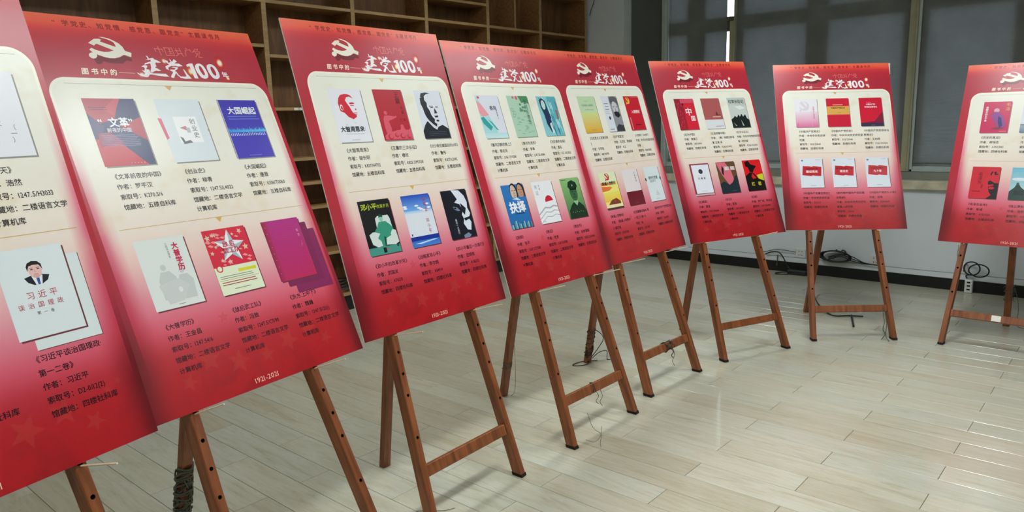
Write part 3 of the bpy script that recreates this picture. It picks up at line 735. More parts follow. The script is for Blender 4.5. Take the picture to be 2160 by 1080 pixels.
# ---------------------------------------------------------------- covers; each returns (base colours, picture ops, title ops)
def cover(parent, col, row, spec, dx=0.0, dy=0.0, extra=None):
    x0 = CX[col] + dx; y0 = CY[row] + dy
    kw = dict(ox=x0, oy=y0, sx=CW, sy=CH)
    z = 0.0008
    b = Ink(z0=z, **kw)
    if extra:                                   # books printed behind the front one
        for k_, (ex, ey, c1) in enumerate(extra):
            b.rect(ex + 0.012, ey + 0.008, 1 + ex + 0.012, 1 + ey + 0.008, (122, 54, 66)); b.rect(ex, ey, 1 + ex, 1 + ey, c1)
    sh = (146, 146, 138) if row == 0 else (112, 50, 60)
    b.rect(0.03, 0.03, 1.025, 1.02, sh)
    b.rect(0, 0, 1, 1, spec['base'], spec.get('base2'))
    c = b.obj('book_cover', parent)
    p = Ink(z0=b.z + 0.00003, **kw); spec['pic'](p) if spec.get('pic') else None
    if p.f: p.obj('cover_picture', c)
    t = Ink(z0=max(p.z, b.z) + 0.00004, **kw)
    for a in spec.get('txt', []):
        t.text(*a[0], **a[1])
    if t.f: t.obj('title_lettering', c)
    return c
def T(s, x, y, size, col, **k): return ((s, x, y, size, col), k)
def small_lines(p, x0, x1, y0, n, dy, col, h=0.006, jag=0.0):
    rnd = random.Random(n + int(x0*100))
    for k in range(n): p.rect(x0 + rnd.random()*jag, y0 + k*dy, x1 - rnd.random()*jag*2, y0 + k*dy + h, col)

def pic_b1_face(p):
    p.ell(0.50, 0.30, 0.155, 0.125, (226, 230, 232)); 
    p.poly([(0.33,0.335),(0.42,0.318),(0.60,0.318),(0.70,0.335),(0.66,0.39),(0.57,0.425),(0.45,0.425),(0.37,0.39)], (24,26,40))
    p.poly([(0.44,0.325),(0.60,0.325),(0.565,0.425),(0.475,0.425)], (232,234,240))
    p.poly([(0.50,0.35),(0.545,0.35),(0.54,0.425),(0.505,0.425)], (52,86,160))
    p.ell(0.515, 0.255, 0.098, 0.098, (232,190,184)); p.ell(0.515, 0.33, 0.05, 0.02, (214,170,164))
    p.poly([(0.405,0.27),(0.40,0.215),(0.43,0.175),(0.50,0.155),(0.58,0.165),(0.625,0.20),(0.625,0.27),(0.61,0.235),(0.585,0.205),(0.50,0.20),(0.44,0.21),(0.42,0.24)], (26,24,26))
    for ex in (0.47, 0.565): p.ell(ex, 0.25, 0.02, 0.006, (60,40,40)); p.rect(ex-0.025, 0.232, ex+0.025, 0.237, (60,44,44))
    p.poly([(0.51,0.255),(0.525,0.285),(0.50,0.285)], (210,160,154)); p.rect(0.485, 0.303, 0.55, 0.308, (180,90,90))
def pic_two_tri(p):
    p.poly([(0,0),(0.68,0),(0.50,0.30),(0.0,0.42)], (178,52,72)); p.poly([(0.62,0),(0.72,0),(0.5,0.26),(0.33,0.16)], (196,66,84))
    p.poly([(0,0.22),(0.25,0.42),(0,0.72)], (60,54,104)); p.poly([(1,0.28),(1,0.64),(0.55,0.42)], (178,46,66))
    p.poly([(0,0.60),(0.40,0.62),(0.86,1),(0,1)], (196,44,62)); p.poly([(0.08,0.52),(0.32,0.50),(0.52,0.66),(0.04,0.72)], (150,46,80))
    small_lines(p, 0.10, 0.86, 0.545, 7, 0.026, (150,150,186), 0.007, 0.05)
    small_lines(p, 0.05, 0.42, 0.13, 2, 0.03, (110,40,70), 0.008, 0.05)
    for k in range(5): p.ell(0.52+k*0.065, 0.965, 0.008, 0.006, (220,210,220))
def pic_folder(p):
    p.poly([(-0.05,0.30),(0.03,0.31),(0.06,0.62),(0.0,0.64)], (224,100,130)); p.rect(0.28,0.28,0.80,0.70,(250,251,253))
    p.poly([(0.36,0.46),(0.50,0.43),(0.56,0.52),(0.48,0.50)], (206,140,150)); p.rect(0.50,0.46,0.58,0.54,(200,200,206))
    p.poly([(0.30,0.60),(0.36,0.62),(0.38,0.68),(0.50,0.66),(0.55,0.70),(0.34,0.72)], (110,118,122)); p.rect(0.985,0.48,1.0,0.53,(170,184,190))
def pic_blue(p):
    for k in range(26):
        rnd = random.Random(k); x = 0.04 + k*0.036; h = 0.02 + 0.04*rnd.random()
        p.poly([(x,0.56),(x+0.02,0.52-h),(x+0.045,0.56)], [(80,190,240),(120,214,248),(50,150,226)][k % 3])
    p.hrect(0.04,0.52,1.0,0.56,(40,150,230),(90,190,240))
    rnd = random.Random(3)
    for k in range(20):
        x = 0.06 + k*0.046; p.rect(x, 0.585 - 0.02*rnd.random(), x+0.02, 0.62, (200,214,250))
    p.rect(0.02,0.15,0.0+0.98,0.155,(70,70,200)); small_lines(p, 0.10, 0.96, 0.28, 2, 0.045, (110,130,230), 0.014, 0.06)
    p.rect(0.0,0.0,0.03,1.0,(190,180,196)); p.rect(0.34,0.955,0.66,0.963,(130,140,210))
def pic_grey_people(p):
    g = (200,206,204)
    for (x, y, s) in ((0.40,0.42,1.0),(0.74,0.50,0.9)):
        p.ell(x, y, 0.055*s, 0.045*s, g); p.poly([(x-0.16*s,y+0.18*s),(x-0.08*s,y+0.06*s),(x+0.10*s,y+0.06*s),(x+0.20*s,y+0.16*s),(x+0.16*s,y+0.45*s),(x-0.16*s,y+0.45*s)], g)
    p.poly([(0.20,0.66),(0.62,0.60),(0.80,0.72),(0.60,0.92),(0.30,0.94)], (206,211,209)); p.ell(0.60,0.76,0.04,0.04,(226,230,228))
    p.rect(0.46,0.955,0.60,0.963,(120,124,122))
def pic_star_red(p):
    rnd = random.Random(4)
    p.rect(0,0,1,0.58,(216,40,66))
    for k in range(34):
        x, y = 0.04+0.92*rnd.random(), 0.03+0.52*rnd.random(); r = 0.03+0.03*rnd.random(); a = rnd.random()*3
        if k % 3 == 0: p.poly([(x + r*1.3*(1 if j % 2 == 0 else 0.45)*math.sin(a+j*PI/5), y - r*(1 if j % 2 == 0 else 0.45)*math.cos(a+j*PI/5)) for j in range(10)], (222,196,170))
        else: p.poly([(x-r*1.2,y),(x,y-r*0.35),(x+r*1.2,y+r*0.2),(x+r*0.3,y+r*0.5)], (240,150,150))
    cx, cy = 0.53, 0.29
    for j in range(10):
        a0 = 0.1 + j*PI/5; a1 = 0.1 + (j+1)*PI/5
        r0 = 1 if j % 2 == 0 else 0.45; r1 = 1 if j % 2 else 0.45
        p.poly([(cx,cy),(cx+0.36*r0*math.sin(a0),cy-0.27*r0*math.cos(a0)),(cx+0.36*r1*math.sin(a1),cy-0.27*r1*math.cos(a1))], (238,240,242) if j % 2 else (176,190,200))
    p.rect(0,0.58,1,1,(228,236,206)); p.ell(0.12,0.60,0.075,0.055,(204,60,60)); p.ell(0.12,0.60,0.05,0.037,(232,236,210))
    p.rect(0.52,0.645,0.95,0.69,(222,214,40)); small_lines(p, 0.06, 0.90, 0.72, 2, 0.03, (110,110,90), 0.008, 0.04); p.rect(0.04,0.782,0.96,0.786,(150,60,60))
    small_lines(p, 0.06, 0.94, 0.81, 2, 0.035, (170,60,50), 0.012, 0.04); p.rect(0.30,0.925,0.68,0.933,(90,90,70))
def pic_purple(p):
    p.hrect(0,0,0.14,1,(150,30,70),(176,44,96)); small_lines(p, 0.15, 0.95, 0.05, 30, 0.031, (196,56,140), 0.004, 0.1)
    for k in range(8): p.ell(0.07,0.10+k*0.11,0.008,0.006,(230,150,160))
def pic_head_red(p):
    R = (214,36,56)
    p.poly([(0.49,0.10),(0.35,0.12),(0.27,0.18),(0.22,0.28),(0.23,0.36),(0.24,0.42),(0.35,0.455),(0.44,0.53),(0.58,0.575),(0.70,0.53),(0.70,0.49),(0.62,0.46),(0.58,0.40),(0.55,0.34),(0.50,0.28),(0.46,0.22),(0.52,0.16),(0.62,0.15),(0.72,0.19),(0.66,0.13),(0.58,0.105)], R)
    p.ell(0.30,0.355,0.045,0.055,(238,238,244)); p.ell(0.305,0.36,0.028,0.036,R)
    p.poly([(0.56,0.265),(0.66,0.255),(0.74,0.275),(0.68,0.29),(0.58,0.295)], R); p.rect(0.58,0.31,0.70,0.322,R); p.poly([(0.71,0.36),(0.755,0.40),(0.70,0.40)], R)
    p.rect(0.63,0.45,0.745,0.462,R); p.rect(0.65,0.485,0.73,0.494,R); p.poly([(0.56,0.62),(0.66,0.66),(0.60,0.64)], (120,120,128)); p.poly([(0.30,0.66),(0.36,0.685),(0.32,0.68)], (120,120,128))
    p.rect(0.22,0.845,0.80,0.85,(150,150,158)); p.rect(0.36,0.955,0.62,0.963,(170,170,178)); p.rect(0.86,0.72,0.868,0.80,(150,150,158))
def pic_rally(p):
    P_ = (222,92,110)
    p.ell(0.26,0.46,0.055,0.04,P_); p.poly([(0.14,0.58),(0.20,0.51),(0.34,0.51),(0.55,0.53),(0.62,0.51),(0.60,0.55),(0.40,0.60),(0.30,0.62),(0.34,0.76),(0.30,0.88),(0.14,0.86),(0.12,0.72)], P_)
    p.poly([(0.06,0.90),(0.20,0.84),(0.42,0.82),(0.52,0.80),(0.92,0.80),(1.0,0.76),(1.0,0.98),(0.05,0.98)], P_)
    p.ell(0.72,0.73,0.06,0.04,P_); p.poly([(0.62,0.80),(0.72,0.70),(0.82,0.80)], P_)
    for (x, y, r) in ((0.24,0.93,0.09),(0.46,0.90,0.07),(0.66,0.92,0.09),(0.88,0.93,0.07)): p.ell(x,y,r,r*0.6,(190,52,66)); p.ell(x+0.02,y-0.012,r*0.7,r*0.4,P_)
def pic_bw_face(p):
    K = (30,34,46)
    p.poly([(0.36,0.10),(0.30,0.08),(0.24,0.14),(0.18,0.16),(0.16,0.28),(0.20,0.36),(0.22,0.48),(0.26,0.56),(0.33,0.63),(0.44,0.70),(0.56,0.76),(0.60,0.70),(0.52,0.66),(0.56,0.60),(0.50,0.56),(0.46,0.50),(0.44,0.42),(0.38,0.34),(0.40,0.26),(0.34,0.20)], K)
    p.poly([(0.12,0.72),(0.24,0.64),(0.30,0.66),(0.42,0.76),(0.52,0.80),(0.62,0.76),(0.80,0.72),(1.0,0.80),(1.0,1.0),(0.0,1.0),(0.0,0.84)], K)
    p.poly([(0.26,0.64),(0.30,0.63),(0.44,0.74),(0.54,0.79),(0.62,0.72),(0.63,0.75),(0.54,0.82),(0.42,0.77)], (220,226,236))
    p.rect(0.46,0.318,0.62,0.332,K); p.rect(0.50,0.345,0.60,0.36,K); p.rect(0.70,0.325,0.80,0.337,K); p.rect(0.70,0.35,0.78,0.362,K)
    p.poly([(0.64,0.36),(0.72,0.47),(0.60,0.48)], K); p.poly([(0.56,0.53),(0.72,0.52),(0.70,0.56),(0.60,0.565)], K); p.ell(0.66,0.63,0.05,0.02,K)
    p.poly([(0.20,0.14),(0.26,0.06),(0.44,0.04),(0.60,0.06),(0.44,0.08),(0.36,0.12)], K)
    small_lines(p, 0.12, 0.9, 0.86, 3, 0.035, (90,96,112), 0.006, 0.1)
def pic_armchair(p):
    G = (56,150,124); D = (24,80,66); Wt = (214,226,222)
    p.poly([(0.42,0.34),(0.50,0.30),(0.84,0.30),(0.88,0.36),(0.90,0.58),(0.98,0.60),(1.0,0.82),(0.88,0.86),(0.60,0.84),(0.30,0.86),(0.16,0.80),(0.12,0.62),(0.24,0.58),(0.40,0.58)], Wt)
    p.ell(0.60,0.35,0.065,0.06,(150,200,184)); p.poly([(0.53,0.34),(0.55,0.28),(0.62,0.27),(0.67,0.31),(0.66,0.33),(0.58,0.32)], D)
    p.poly([(0.42,0.50),(0.50,0.41),(0.72,0.41),(0.84,0.48),(0.92,0.56),(0.84,0.60),(0.78,0.66),(0.56,0.68),(0.46,0.62),(0.30,0.58)], G)
    p.poly([(0.46,0.62),(0.78,0.62),(0.80,0.68),(0.62,0.72),(0.56,0.94),(0.46,0.94),(0.44,0.76),(0.36,0.70)], G); p.poly([(0.56,0.68),(0.62,0.70),(0.56,0.90),(0.52,0.90)], D)
    p.rect(0.44,0.90,0.52,0.965,(206,214,214)); p.rect(0.44,0.955,0.56,0.985,(16,20,20)); p.rect(0.0,0.86,1.0,1.0,(70,150,138)); p.rect(0.44,0.88,0.54,0.975,(24,30,30)); p.ell(0.60,0.92,0.03,0.015,(220,60,70))
    p.rect(0.0,0.70,0.10,0.86,(12,14,14)); p.rect(0.90,0.84,0.96,0.90,(20,60,52))
def pic_sky(p):
    p.rect(0,0,1,0.30,(36,74,190),(110,170,236)); p.rect(0,0.30,1,0.37,(150,196,240),(226,232,242))
    rnd = random.Random(5)
    for k in range(9): p.ell(0.05+0.9*rnd.random(),0.18+0.14*rnd.random(),0.07,0.018,(236,240,248))
    p.rect(0,0.80,1,0.88,(28,52,150)); p.rect(0,0.88,1,1,(56,110,200),(70,130,214)); p.poly([(0.1,0.93),(0.8,0.89),(0.95,0.90),(0.3,0.95)], (190,220,244))
    p.rect(0.06,0.74,0.10,0.78,(60,60,80))
def pic_half_face(p):
    Lt = (222,228,240); Md = (120,134,160)
    p.poly([(0.42,0.0),(0.72,0.02),(0.88,0.14),(0.94,0.28),(0.90,0.40),(0.96,0.52),(0.86,0.62),(0.92,0.70),(0.84,0.86),(0.70,0.84),(0.60,0.70),(0.66,0.62),(0.62,0.52),(0.70,0.44),(0.62,0.30),(0.44,0.26),(0.58,0.20),(0.50,0.10)], Lt)
    p.poly([(0.34,0.34),(0.50,0.36),(0.60,0.44),(0.50,0.44),(0.38,0.40)], Md); p.poly([(0.66,0.28),(0.84,0.40),(0.74,0.54),(0.66,0.46)], (30,34,48)); p.poly([(0.66,0.60),(0.90,0.58),(0.86,0.63),(0.70,0.66)], (30,34,48)); p.ell(0.42,0.38,0.05,0.015,(14,16,24))
    p.poly([(0.50,0.94),(0.70,0.90),(0.80,0.96),(0.70,1.0),(0.50,1.0)], Md)
def pic_pinkwave(p):
    p.poly([(0,0),(0.02,0),(0.56,0.72),(0.62,1),(0,1)], (176,222,228)); p.poly([(0.0,0.12),(0.16,0.20),(0.40,0.46),(0.10,0.50),(0,0.40)], (240,160,170))
    p.poly([(0,0.52),(0.14,0.50),(0.42,0.74),(0.30,0.82),(0.06,0.66)], (38,164,166)); p.poly([(0.30,0.56),(0.44,0.62),(0.66,0.82),(0.56,0.80)], (60,180,178))
    p.rect(0,0.88,1,1,(190,228,234),(206,236,240)); p.ell(0.12,0.05,0.05,0.03,(222,70,90))
def pic_green(p):
    rnd = random.Random(8)
    p.poly([(0.55,0),(1,0),(1,0.20),(0.80,0.14),(0.66,0.18)], (70,140,90)); p.ell(0.46,0.05,0.06,0.05,(222,100,130)); p.ell(0.30,0.04,0.05,0.03,(210,110,130))
    for k in range(22):
        y = 0.5 + 0.02*k + 0.01*rnd.random(); x = 0.05+0.7*rnd.random(); p.poly([(x,y),(x+0.10,y-0.02),(x+0.22,y),(x+0.10,y-0.008)], (108,166,140))
    for (x, y) in ((0.12,0.34),(0.20,0.42),(0.14,0.48)): p.ell(x,y,0.06,0.045,(110,160,134)); p.ell(x,y,0.045,0.033,(178,216,190))
    for k in range(8): p.ell(0.50+0.3*rnd.random(),0.18+0.2*rnd.random(),0.05,0.03,(90,150,116))
def pic_woman(p):
    p.rect(0.55,0,1,1,(86,176,190),(110,190,200)); rnd = random.Random(2)
    for k in range(26): x = 0.1+0.85*rnd.random(); y = rnd.random()*0.8; p.poly([(x,y),(x+0.04,y+0.02),(x+0.06,y+0.2),(x+0.02,y+0.18)], [(150,214,222),(50,130,160),(206,236,238)][k % 3])
    p.poly([(0.12,0.10),(0.26,0.04),(0.42,0.12),(0.46,0.34),(0.52,0.56),(0.36,0.60),(0.22,0.50),(0.12,0.28)], (24,56,84)); p.ell(0.28,0.22,0.10,0.12,(190,228,222))
    p.poly([(0.20,0.42),(0.36,0.44),(0.48,0.60),(0.50,0.84),(0.36,0.92),(0.22,0.70)], (30,50,90)); p.poly([(0.36,0.70),(0.46,0.66),(0.48,0.92),(0.40,0.94)], (220,238,238)); p.rect(0.84,0.34,0.94,0.58,(150,110,100))
def pic_two_faces(p):
    p.rect(0,0,0.5,0.05,(200,60,70)); p.rect(0,0,1,1,(48,120,190),(40,110,176))
    for x, c in ((0.52,(214,186,166)),(0.84,(196,150,120))):
        p.ell(x,0.16,0.17,0.19,(30,34,44)); p.ell(x-0.02,0.18,0.13,0.17,c); p.rect(x-0.10,0.13,x-0.02,0.142,(50,40,40)); p.rect(x+0.02,0.13,x+0.09,0.142,(50,40,40)); p.poly([(x,0.16),(x+0.03,0.22),(x-0.03,0.22)], (160,120,100)); p.rect(x-0.05,0.255,x+0.04,0.265,(140,70,70))
    p.poly([(0.30,0.30),(1,0.30),(1,0.42),(0.36,0.42)], (48,120,190)); p.poly([(0.36,0.33),(0.60,0.30),(0.74,0.38)], (210,224,236))
    rnd = random.Random(6)
    for k in range(16): x = 0.06*k; p.rect(x,0.82+0.10*rnd.random(),x+0.05,1.0,[(80,150,180),(150,190,200),(40,96,120)][k % 3])
    p.rect(0.97,0.60,1.0,1.0,(190,50,60)); small_lines(p, 0.35, 0.75, 0.66, 1, 0.03, (20,40,70), 0.016)
def pic_redsun(p):
    p.ell(0.66,0.50,0.20,0.15,(206,34,60),20,PI,2*PI)
    p.poly([(0.0,0.72),(0.22,0.62),(0.44,0.53),(0.66,0.56),(1,0.60),(1,1),(0,1)], (236,238,242))
    for k, (c, dy) in enumerate((((176,172,184),0.0),((236,238,242),0.035),((190,186,196),0.11),((236,238,242),0.135),((170,168,180),0.22),((236,238,242),0.235))):
        p.poly([(0.0,0.76+dy),(0.2,0.68+dy),(0.36,0.61+dy),(0.60,0.63+dy),(0.80,0.59+dy),(1,0.62+dy),(1,1),(0,1)], c)
    p.rect(0.12,0.945,0.24,0.952,(120,120,130))
def pic_officer(p):
    D = (22,52,36); Md = (58,104,68)
    p.poly([(0.10,0.80),(0.30,0.66),(0.44,0.60),(0.70,0.60),(0.92,0.72),(1.0,0.86),(1,1),(0.06,1)], D); p.poly([(0.44,0.60),(0.58,0.70),(0.70,0.60),(0.62,0.56),(0.50,0.56)], (140,190,140))
    p.ell(0.56,0.38,0.20,0.20,Md); p.poly([(0.32,0.22),(0.40,0.10),(0.60,0.06),(0.80,0.12),(0.84,0.22),(0.76,0.28),(0.40,0.28)], D); p.poly([(0.38,0.27),(0.78,0.27),(0.74,0.31),(0.44,0.31)], (12,30,22))
    p.ell(0.58,0.19,0.03,0.025,(150,196,140)); p.rect(0.45,0.345,0.54,0.36,D); p.rect(0.62,0.345,0.70,0.36,D); p.poly([(0.58,0.36),(0.61,0.44),(0.55,0.44)], D); p.rect(0.50,0.475,0.66,0.492,D)
    for k in range(6): p.ell(0.25+0.11*k,0.84+0.02*(k % 2),0.02,0.014,(120,160,110))
    small_lines(p, 0.06, 0.32, 0.035, 1, 0.1, (60,90,50), 0.014)
def pic_sickle(p, x, y, s, c):
    p.ell(x,y,0.10*s,0.075*s,c); p.ell(x-0.02*s,y-0.015*s,0.075*s,0.055*s,p._bg); p.poly([(x-0.09*s,y-0.05*s),(x-0.04*s,y-0.075*s),(x+0.08*s,y+0.05*s),(x+0.05*s,y+0.07*s),(x-0.05*s,y-0.02*s)], c); p.ell(x-0.08*s,y+0.07*s,0.022*s,0.018*s,c)
def pic_gradient_book(p):
    p.rect(0,0.45,1,1,(212,226,150),(232,172,50)); p.rect(0.28,0.365,0.80,0.378,(170,140,90)); p.rect(0.36,0.13,0.60,0.137,(120,160,120)); p.rect(0.36,0.92,0.64,0.928,(150,120,60))
def pic_beard(p):
    p.rect(0.48,0,1,1,(150,152,158)); p.poly([(0.48,0.10),(0.56,0.02),(0.80,0.0),(1,0.06),(1,0.34),(0.90,0.20),(0.66,0.16),(0.54,0.26)], (96,98,104)); p.ell(0.74,0.32,0.17,0.17,(206,206,210))
    p.rect(0.60,0.30,0.72,0.315,(50,50,56)); p.rect(0.80,0.30,0.90,0.315,(50,50,56)); p.poly([(0.75,0.32),(0.80,0.43),(0.70,0.43)], (160,160,166)); p.poly([(0.60,0.46),(0.74,0.43),(0.92,0.46),(0.96,0.56),(0.80,0.62),(0.62,0.56)], (40,40,46))
    p.poly([(0.54,0.88),(0.70,0.80),(1,0.84),(1,1),(0.50,1)], (60,60,66)); p.ell(0.26,0.62,0.06,0.05,(60,64,70)); small_lines(p, 0.08, 0.42, 0.20, 3, 0.08, (120,130,150), 0.02, 0.06); small_lines(p, 0.08, 0.34, 0.44, 2, 0.05, (150,150,160), 0.01)
    p.rect(0.10,0.93,0.36,0.945,(40,40,46))
def pic_party_red(p):
    p._bg = (206,30,52); pic_sickle(p, 0.24, 0.13, 1.3, (240,200,60)); p.rect(0.10,0.62,0.16,0.98,(226,150,150)); p.rect(0.36,0.83,0.72,0.86,(90,30,40)); p.rect(0.5,0.03,0.95,0.036,(240,180,160))
def pic_yellow_book(p):
    p._bg = (226,236,196); p.rect(0,0,1,0.30,(226,236,196)); pic_sickle(p, 0.46, 0.13, 1.3, (206,40,50)); p.hrect(0,0.28,0.96,0.36,(228,110,60),(240,226,140)); p.poly([(0,0.38),(0.5,0.40),(0.62,0.44),(0.4,0.50),(0,0.52)], (232,120,60))
    p.rect(0,0.55,1,0.80,(236,226,110),(240,196,70)); p.poly([(0.18,0.86),(0.40,0.76),(0.70,0.72),(0.90,0.82),(0.9,0.92),(0.15,0.94)], (120,70,40)); p.rect(0.05,0.88,0.98,0.97,(246,226,180)); p.rect(0,0.96,1,1,(70,60,40)); p.ell(0.6,0.80,0.08,0.03,(170,60,50))
def pic_band_low(p): p.rect(0,0.62,1,1,(110,22,40)); p.rect(0.93,0,1,0.62,(232,224,226)); p.rect(0.4,0.94,0.6,0.945,(190,120,120))
def pic_white_note(p):
    p.ell(0.0,0.36,0.05,0.05,(90,90,100)); p.ell(1.0,0.36,0.05,0.05,(90,90,100)); p.rect(0.22,0.375,0.86,0.38,(120,130,140)); p.poly([(0.46,0.78),(0.56,0.68),(0.64,0.78),(0.70,0.84),(0.44,0.84)], (206,214,218)); p.rect(0.34,0.93,0.62,0.937,(130,140,150))
def pic_red_china(p):
    rnd = random.Random(9); p.rect(0,0,0.42,1,(150,24,50),(170,30,50))
    for k in range(22): x = 0.03+0.36*rnd.random(); y = 0.04+0.9*rnd.random(); p.poly([(x,y),(x+0.05,y-0.01),(x+0.04,y+0.07),(x-0.01,y+0.05)], (196,50,76))
    p.rect(0.30,0.02,1,0.14,(216,80,110)); p.ell(0.40,0.18,0.05,0.04,(90,16,30))
def pic_brown(p): p.rect(0,0.70,1,1,(226,228,232)); p.rect(0.46,0.60,0.90,0.625,(222,196,170)); p.poly([(0.66,0.50),(0.72,0.42),(0.78,0.54),(0.90,0.54),(0.90,0.56),(0.66,0.56)], (96,50,52)); p.rect(0.52,0.915,0.94,0.93,(130,130,136))
def pic_march(p):
    p.poly([(0,0.3),(0.3,0.22),(0.7,0.30),(1,0.24),(1,0.7),(0,0.7)], (204,214,208)); p.poly([(0.35,0.30),(0.70,0.26),(0.92,0.36),(0.6,0.40)], (228,234,230))
    p.poly([(0,0.72),(0.16,0.66),(0.24,0.60),(0.34,0.66),(0.46,0.56),(0.52,0.64),(0.64,0.54),(0.70,0.64),(0.84,0.56),(0.90,0.70),(1,0.74),(1,1),(0,1)], (24,36,34)); p.poly([(0.10,0.82),(0.24,0.94),(0.18,0.94)], (180,196,190)); p.poly([(0.54,0.74),(0.66,0.94),(0.58,0.94)], (190,204,198))
def pic_framed(p): p.rect(0.09,0.04,0.98,0.93,(232,236,246)); p.ell(0.52,0.25,0.11,0.075,(56,60,76)); p.rect(0.28,0.385,0.74,0.39,(170,110,120)); p.rect(0.36,0.86,0.66,0.867,(150,150,170)); p.rect(0,0.95,1,1,(206,180,180))
def pic_leaves(p):
    p.poly([(0,0),(0.5,0.02),(0.74,0.30),(0.80,0.60),(0.60,0.78),(0.46,0.72),(0.20,0.40)], (222,110,130)); p.poly([(0.30,0.10),(0.36,0.22),(0.30,0.44),(0.22,0.36),(0.24,0.24)], (24,28,30))
    p.poly([(0,0.70),(0.24,0.62),(0.50,0.74),(0.70,0.66),(0.88,0.48),(1,0.44),(1,1),(0,1)], (32,50,56)); p.rect(0.40,0.155,0.66,0.275,(214,196,196)); p.rect(0.72,0.155,0.96,0.275,(214,196,196)); p.rect(0.6,0.925,0.85,0.932,(110,120,120))
def pic_redrock(p):
    p.poly([(0.66,0.50),(1,0.46),(1,0.70),(0.7,0.62)], (206,214,40)); p.poly([(0,0.52),(0.30,0.40),(0.52,0.44),(0.72,0.62),(1,0.70),(1,1),(0,1)], (16,16,16))
    p.poly([(0.12,0.06),(0.34,0.02),(0.44,0.14),(0.62,0.18),(0.74,0.22),(0.58,0.30),(0.46,0.42),(0.30,0.38),(0.26,0.24),(0.14,0.20)], (18,16,16)); p.poly([(0.34,0.52),(0.44,0.44),(0.60,0.60),(0.40,0.62)], (216,30,40))
def pic_pale_sickle(p): p._bg = (240,238,244); p.rect(0,0.45,1,1,(240,226,238),(226,110,160)); pic_sickle(p, 0.42, 0.26, 2.2, (226,218,230)); p.rect(0.72,0.30,0.728,0.98,(236,190,210)); p.rect(0.08,0.86,0.095,0.98,(200,60,110))
def pic_gold_band(p): p.rect(0,0.28,1,0.57,(222,172,84)); p.rect(0.28,0.22,0.72,0.245,(240,190,150)); p.rect(0.44,0.50,0.62,0.508,(150,100,50)); p.rect(0,0.575,1,0.585,(240,120,110))
def pic_dark_foot(p): p.poly([(0,0.88),(0.3,0.86),(0.62,0.82),(0.80,0.66),(0.9,0.56),(1,0.52),(1,1),(0,1)], (130,30,60)); p.rect(0,0.88,1,1,(60,46,80)); p.rect(0.45,0.96,0.62,0.966,(200,190,210))
def pic_red_plaque(p):
    p.poly([(0.13,0.26),(0.40,0.27),(0.52,0.29),(0.60,0.265),(0.94,0.30),(0.90,0.61),(0.66,0.60),(0.54,0.585),(0.46,0.605),(0.08,0.57)], (196,36,50)); p.ell(0.12,0.075,0.05,0.03,(130,136,170)); p.rect(0.70,0.045,0.92,0.055,(170,176,190)); p.rect(0.42,0.925,0.64,0.935,(140,146,160))
def pic_purple_figure(p):
    p.ell(0.50,0.28,0.10,0.07,(226,170,190)); p.poly([(0.34,0.40),(0.46,0.32),(0.62,0.34),(0.80,0.52),(0.90,0.76),(0.80,0.86),(0.60,0.80),(0.44,0.60),(0.34,0.50)], (150,70,150)); p.poly([(0.58,0.46),(0.70,0.52),(0.78,0.78),(0.68,0.84),(0.60,0.66)], (56,50,110)); p.poly([(0.36,0.86),(0.6,0.82),(0.9,0.84),(0.6,0.90)], (120,60,70)); p.rect(0.7,0.945,0.95,0.955,(240,200,210))
def pic_red_black_face(p):
    K = (34,28,34)
    p.poly([(0.62,0.46),(0.70,0.42),(0.86,0.50),(1,0.50),(1,1),(0.62,1),(0.80,0.88),(0.70,0.78),(0.66,0.64)], K); p.poly([(0.66,0.22),(0.72,0.14),(0.76,0.14),(0.70,0.28)], K); p.poly([(0.78,0.16),(0.90,0.14),(0.86,0.20),(0.98,0.22),(0.84,0.26)], K)
    p.poly([(0.64,0.56),(0.82,0.54),(0.84,0.58),(0.66,0.62)], (206,40,56)); p.ell(0.78,0.66,0.10,0.04,(206,40,56)); p.poly([(0.10,0.76),(0.4,0.77),(0.4,0.79),(0.1,0.78)], (80,26,36))
def pic_statue(p):
    p.rect(0,0,1,1,(110,190,214),(190,216,220)); p.ell(0.30,0.36,0.26,0.05,(220,232,236)); p.rect(0.62,0.02,1.0,0.70,(140,30,50)); p.poly([(0,0.74),(0.16,0.62),(0.22,0.52),(0.30,0.50),(0.38,0.60),(0.60,0.74),(0.76,0.92),(1,0.96),(1,1),(0,1)], (34,64,56)); p.ell(0.26,0.50,0.05,0.04,(60,90,80)); p.rect(0.16,0.70,0.5,0.85,(24,44,44))
def pic_river(p): p.rect(0.0,0.72,1,1,(170,190,206),(110,130,160)); p.rect(0,0.74,1,0.76,(60,70,90))

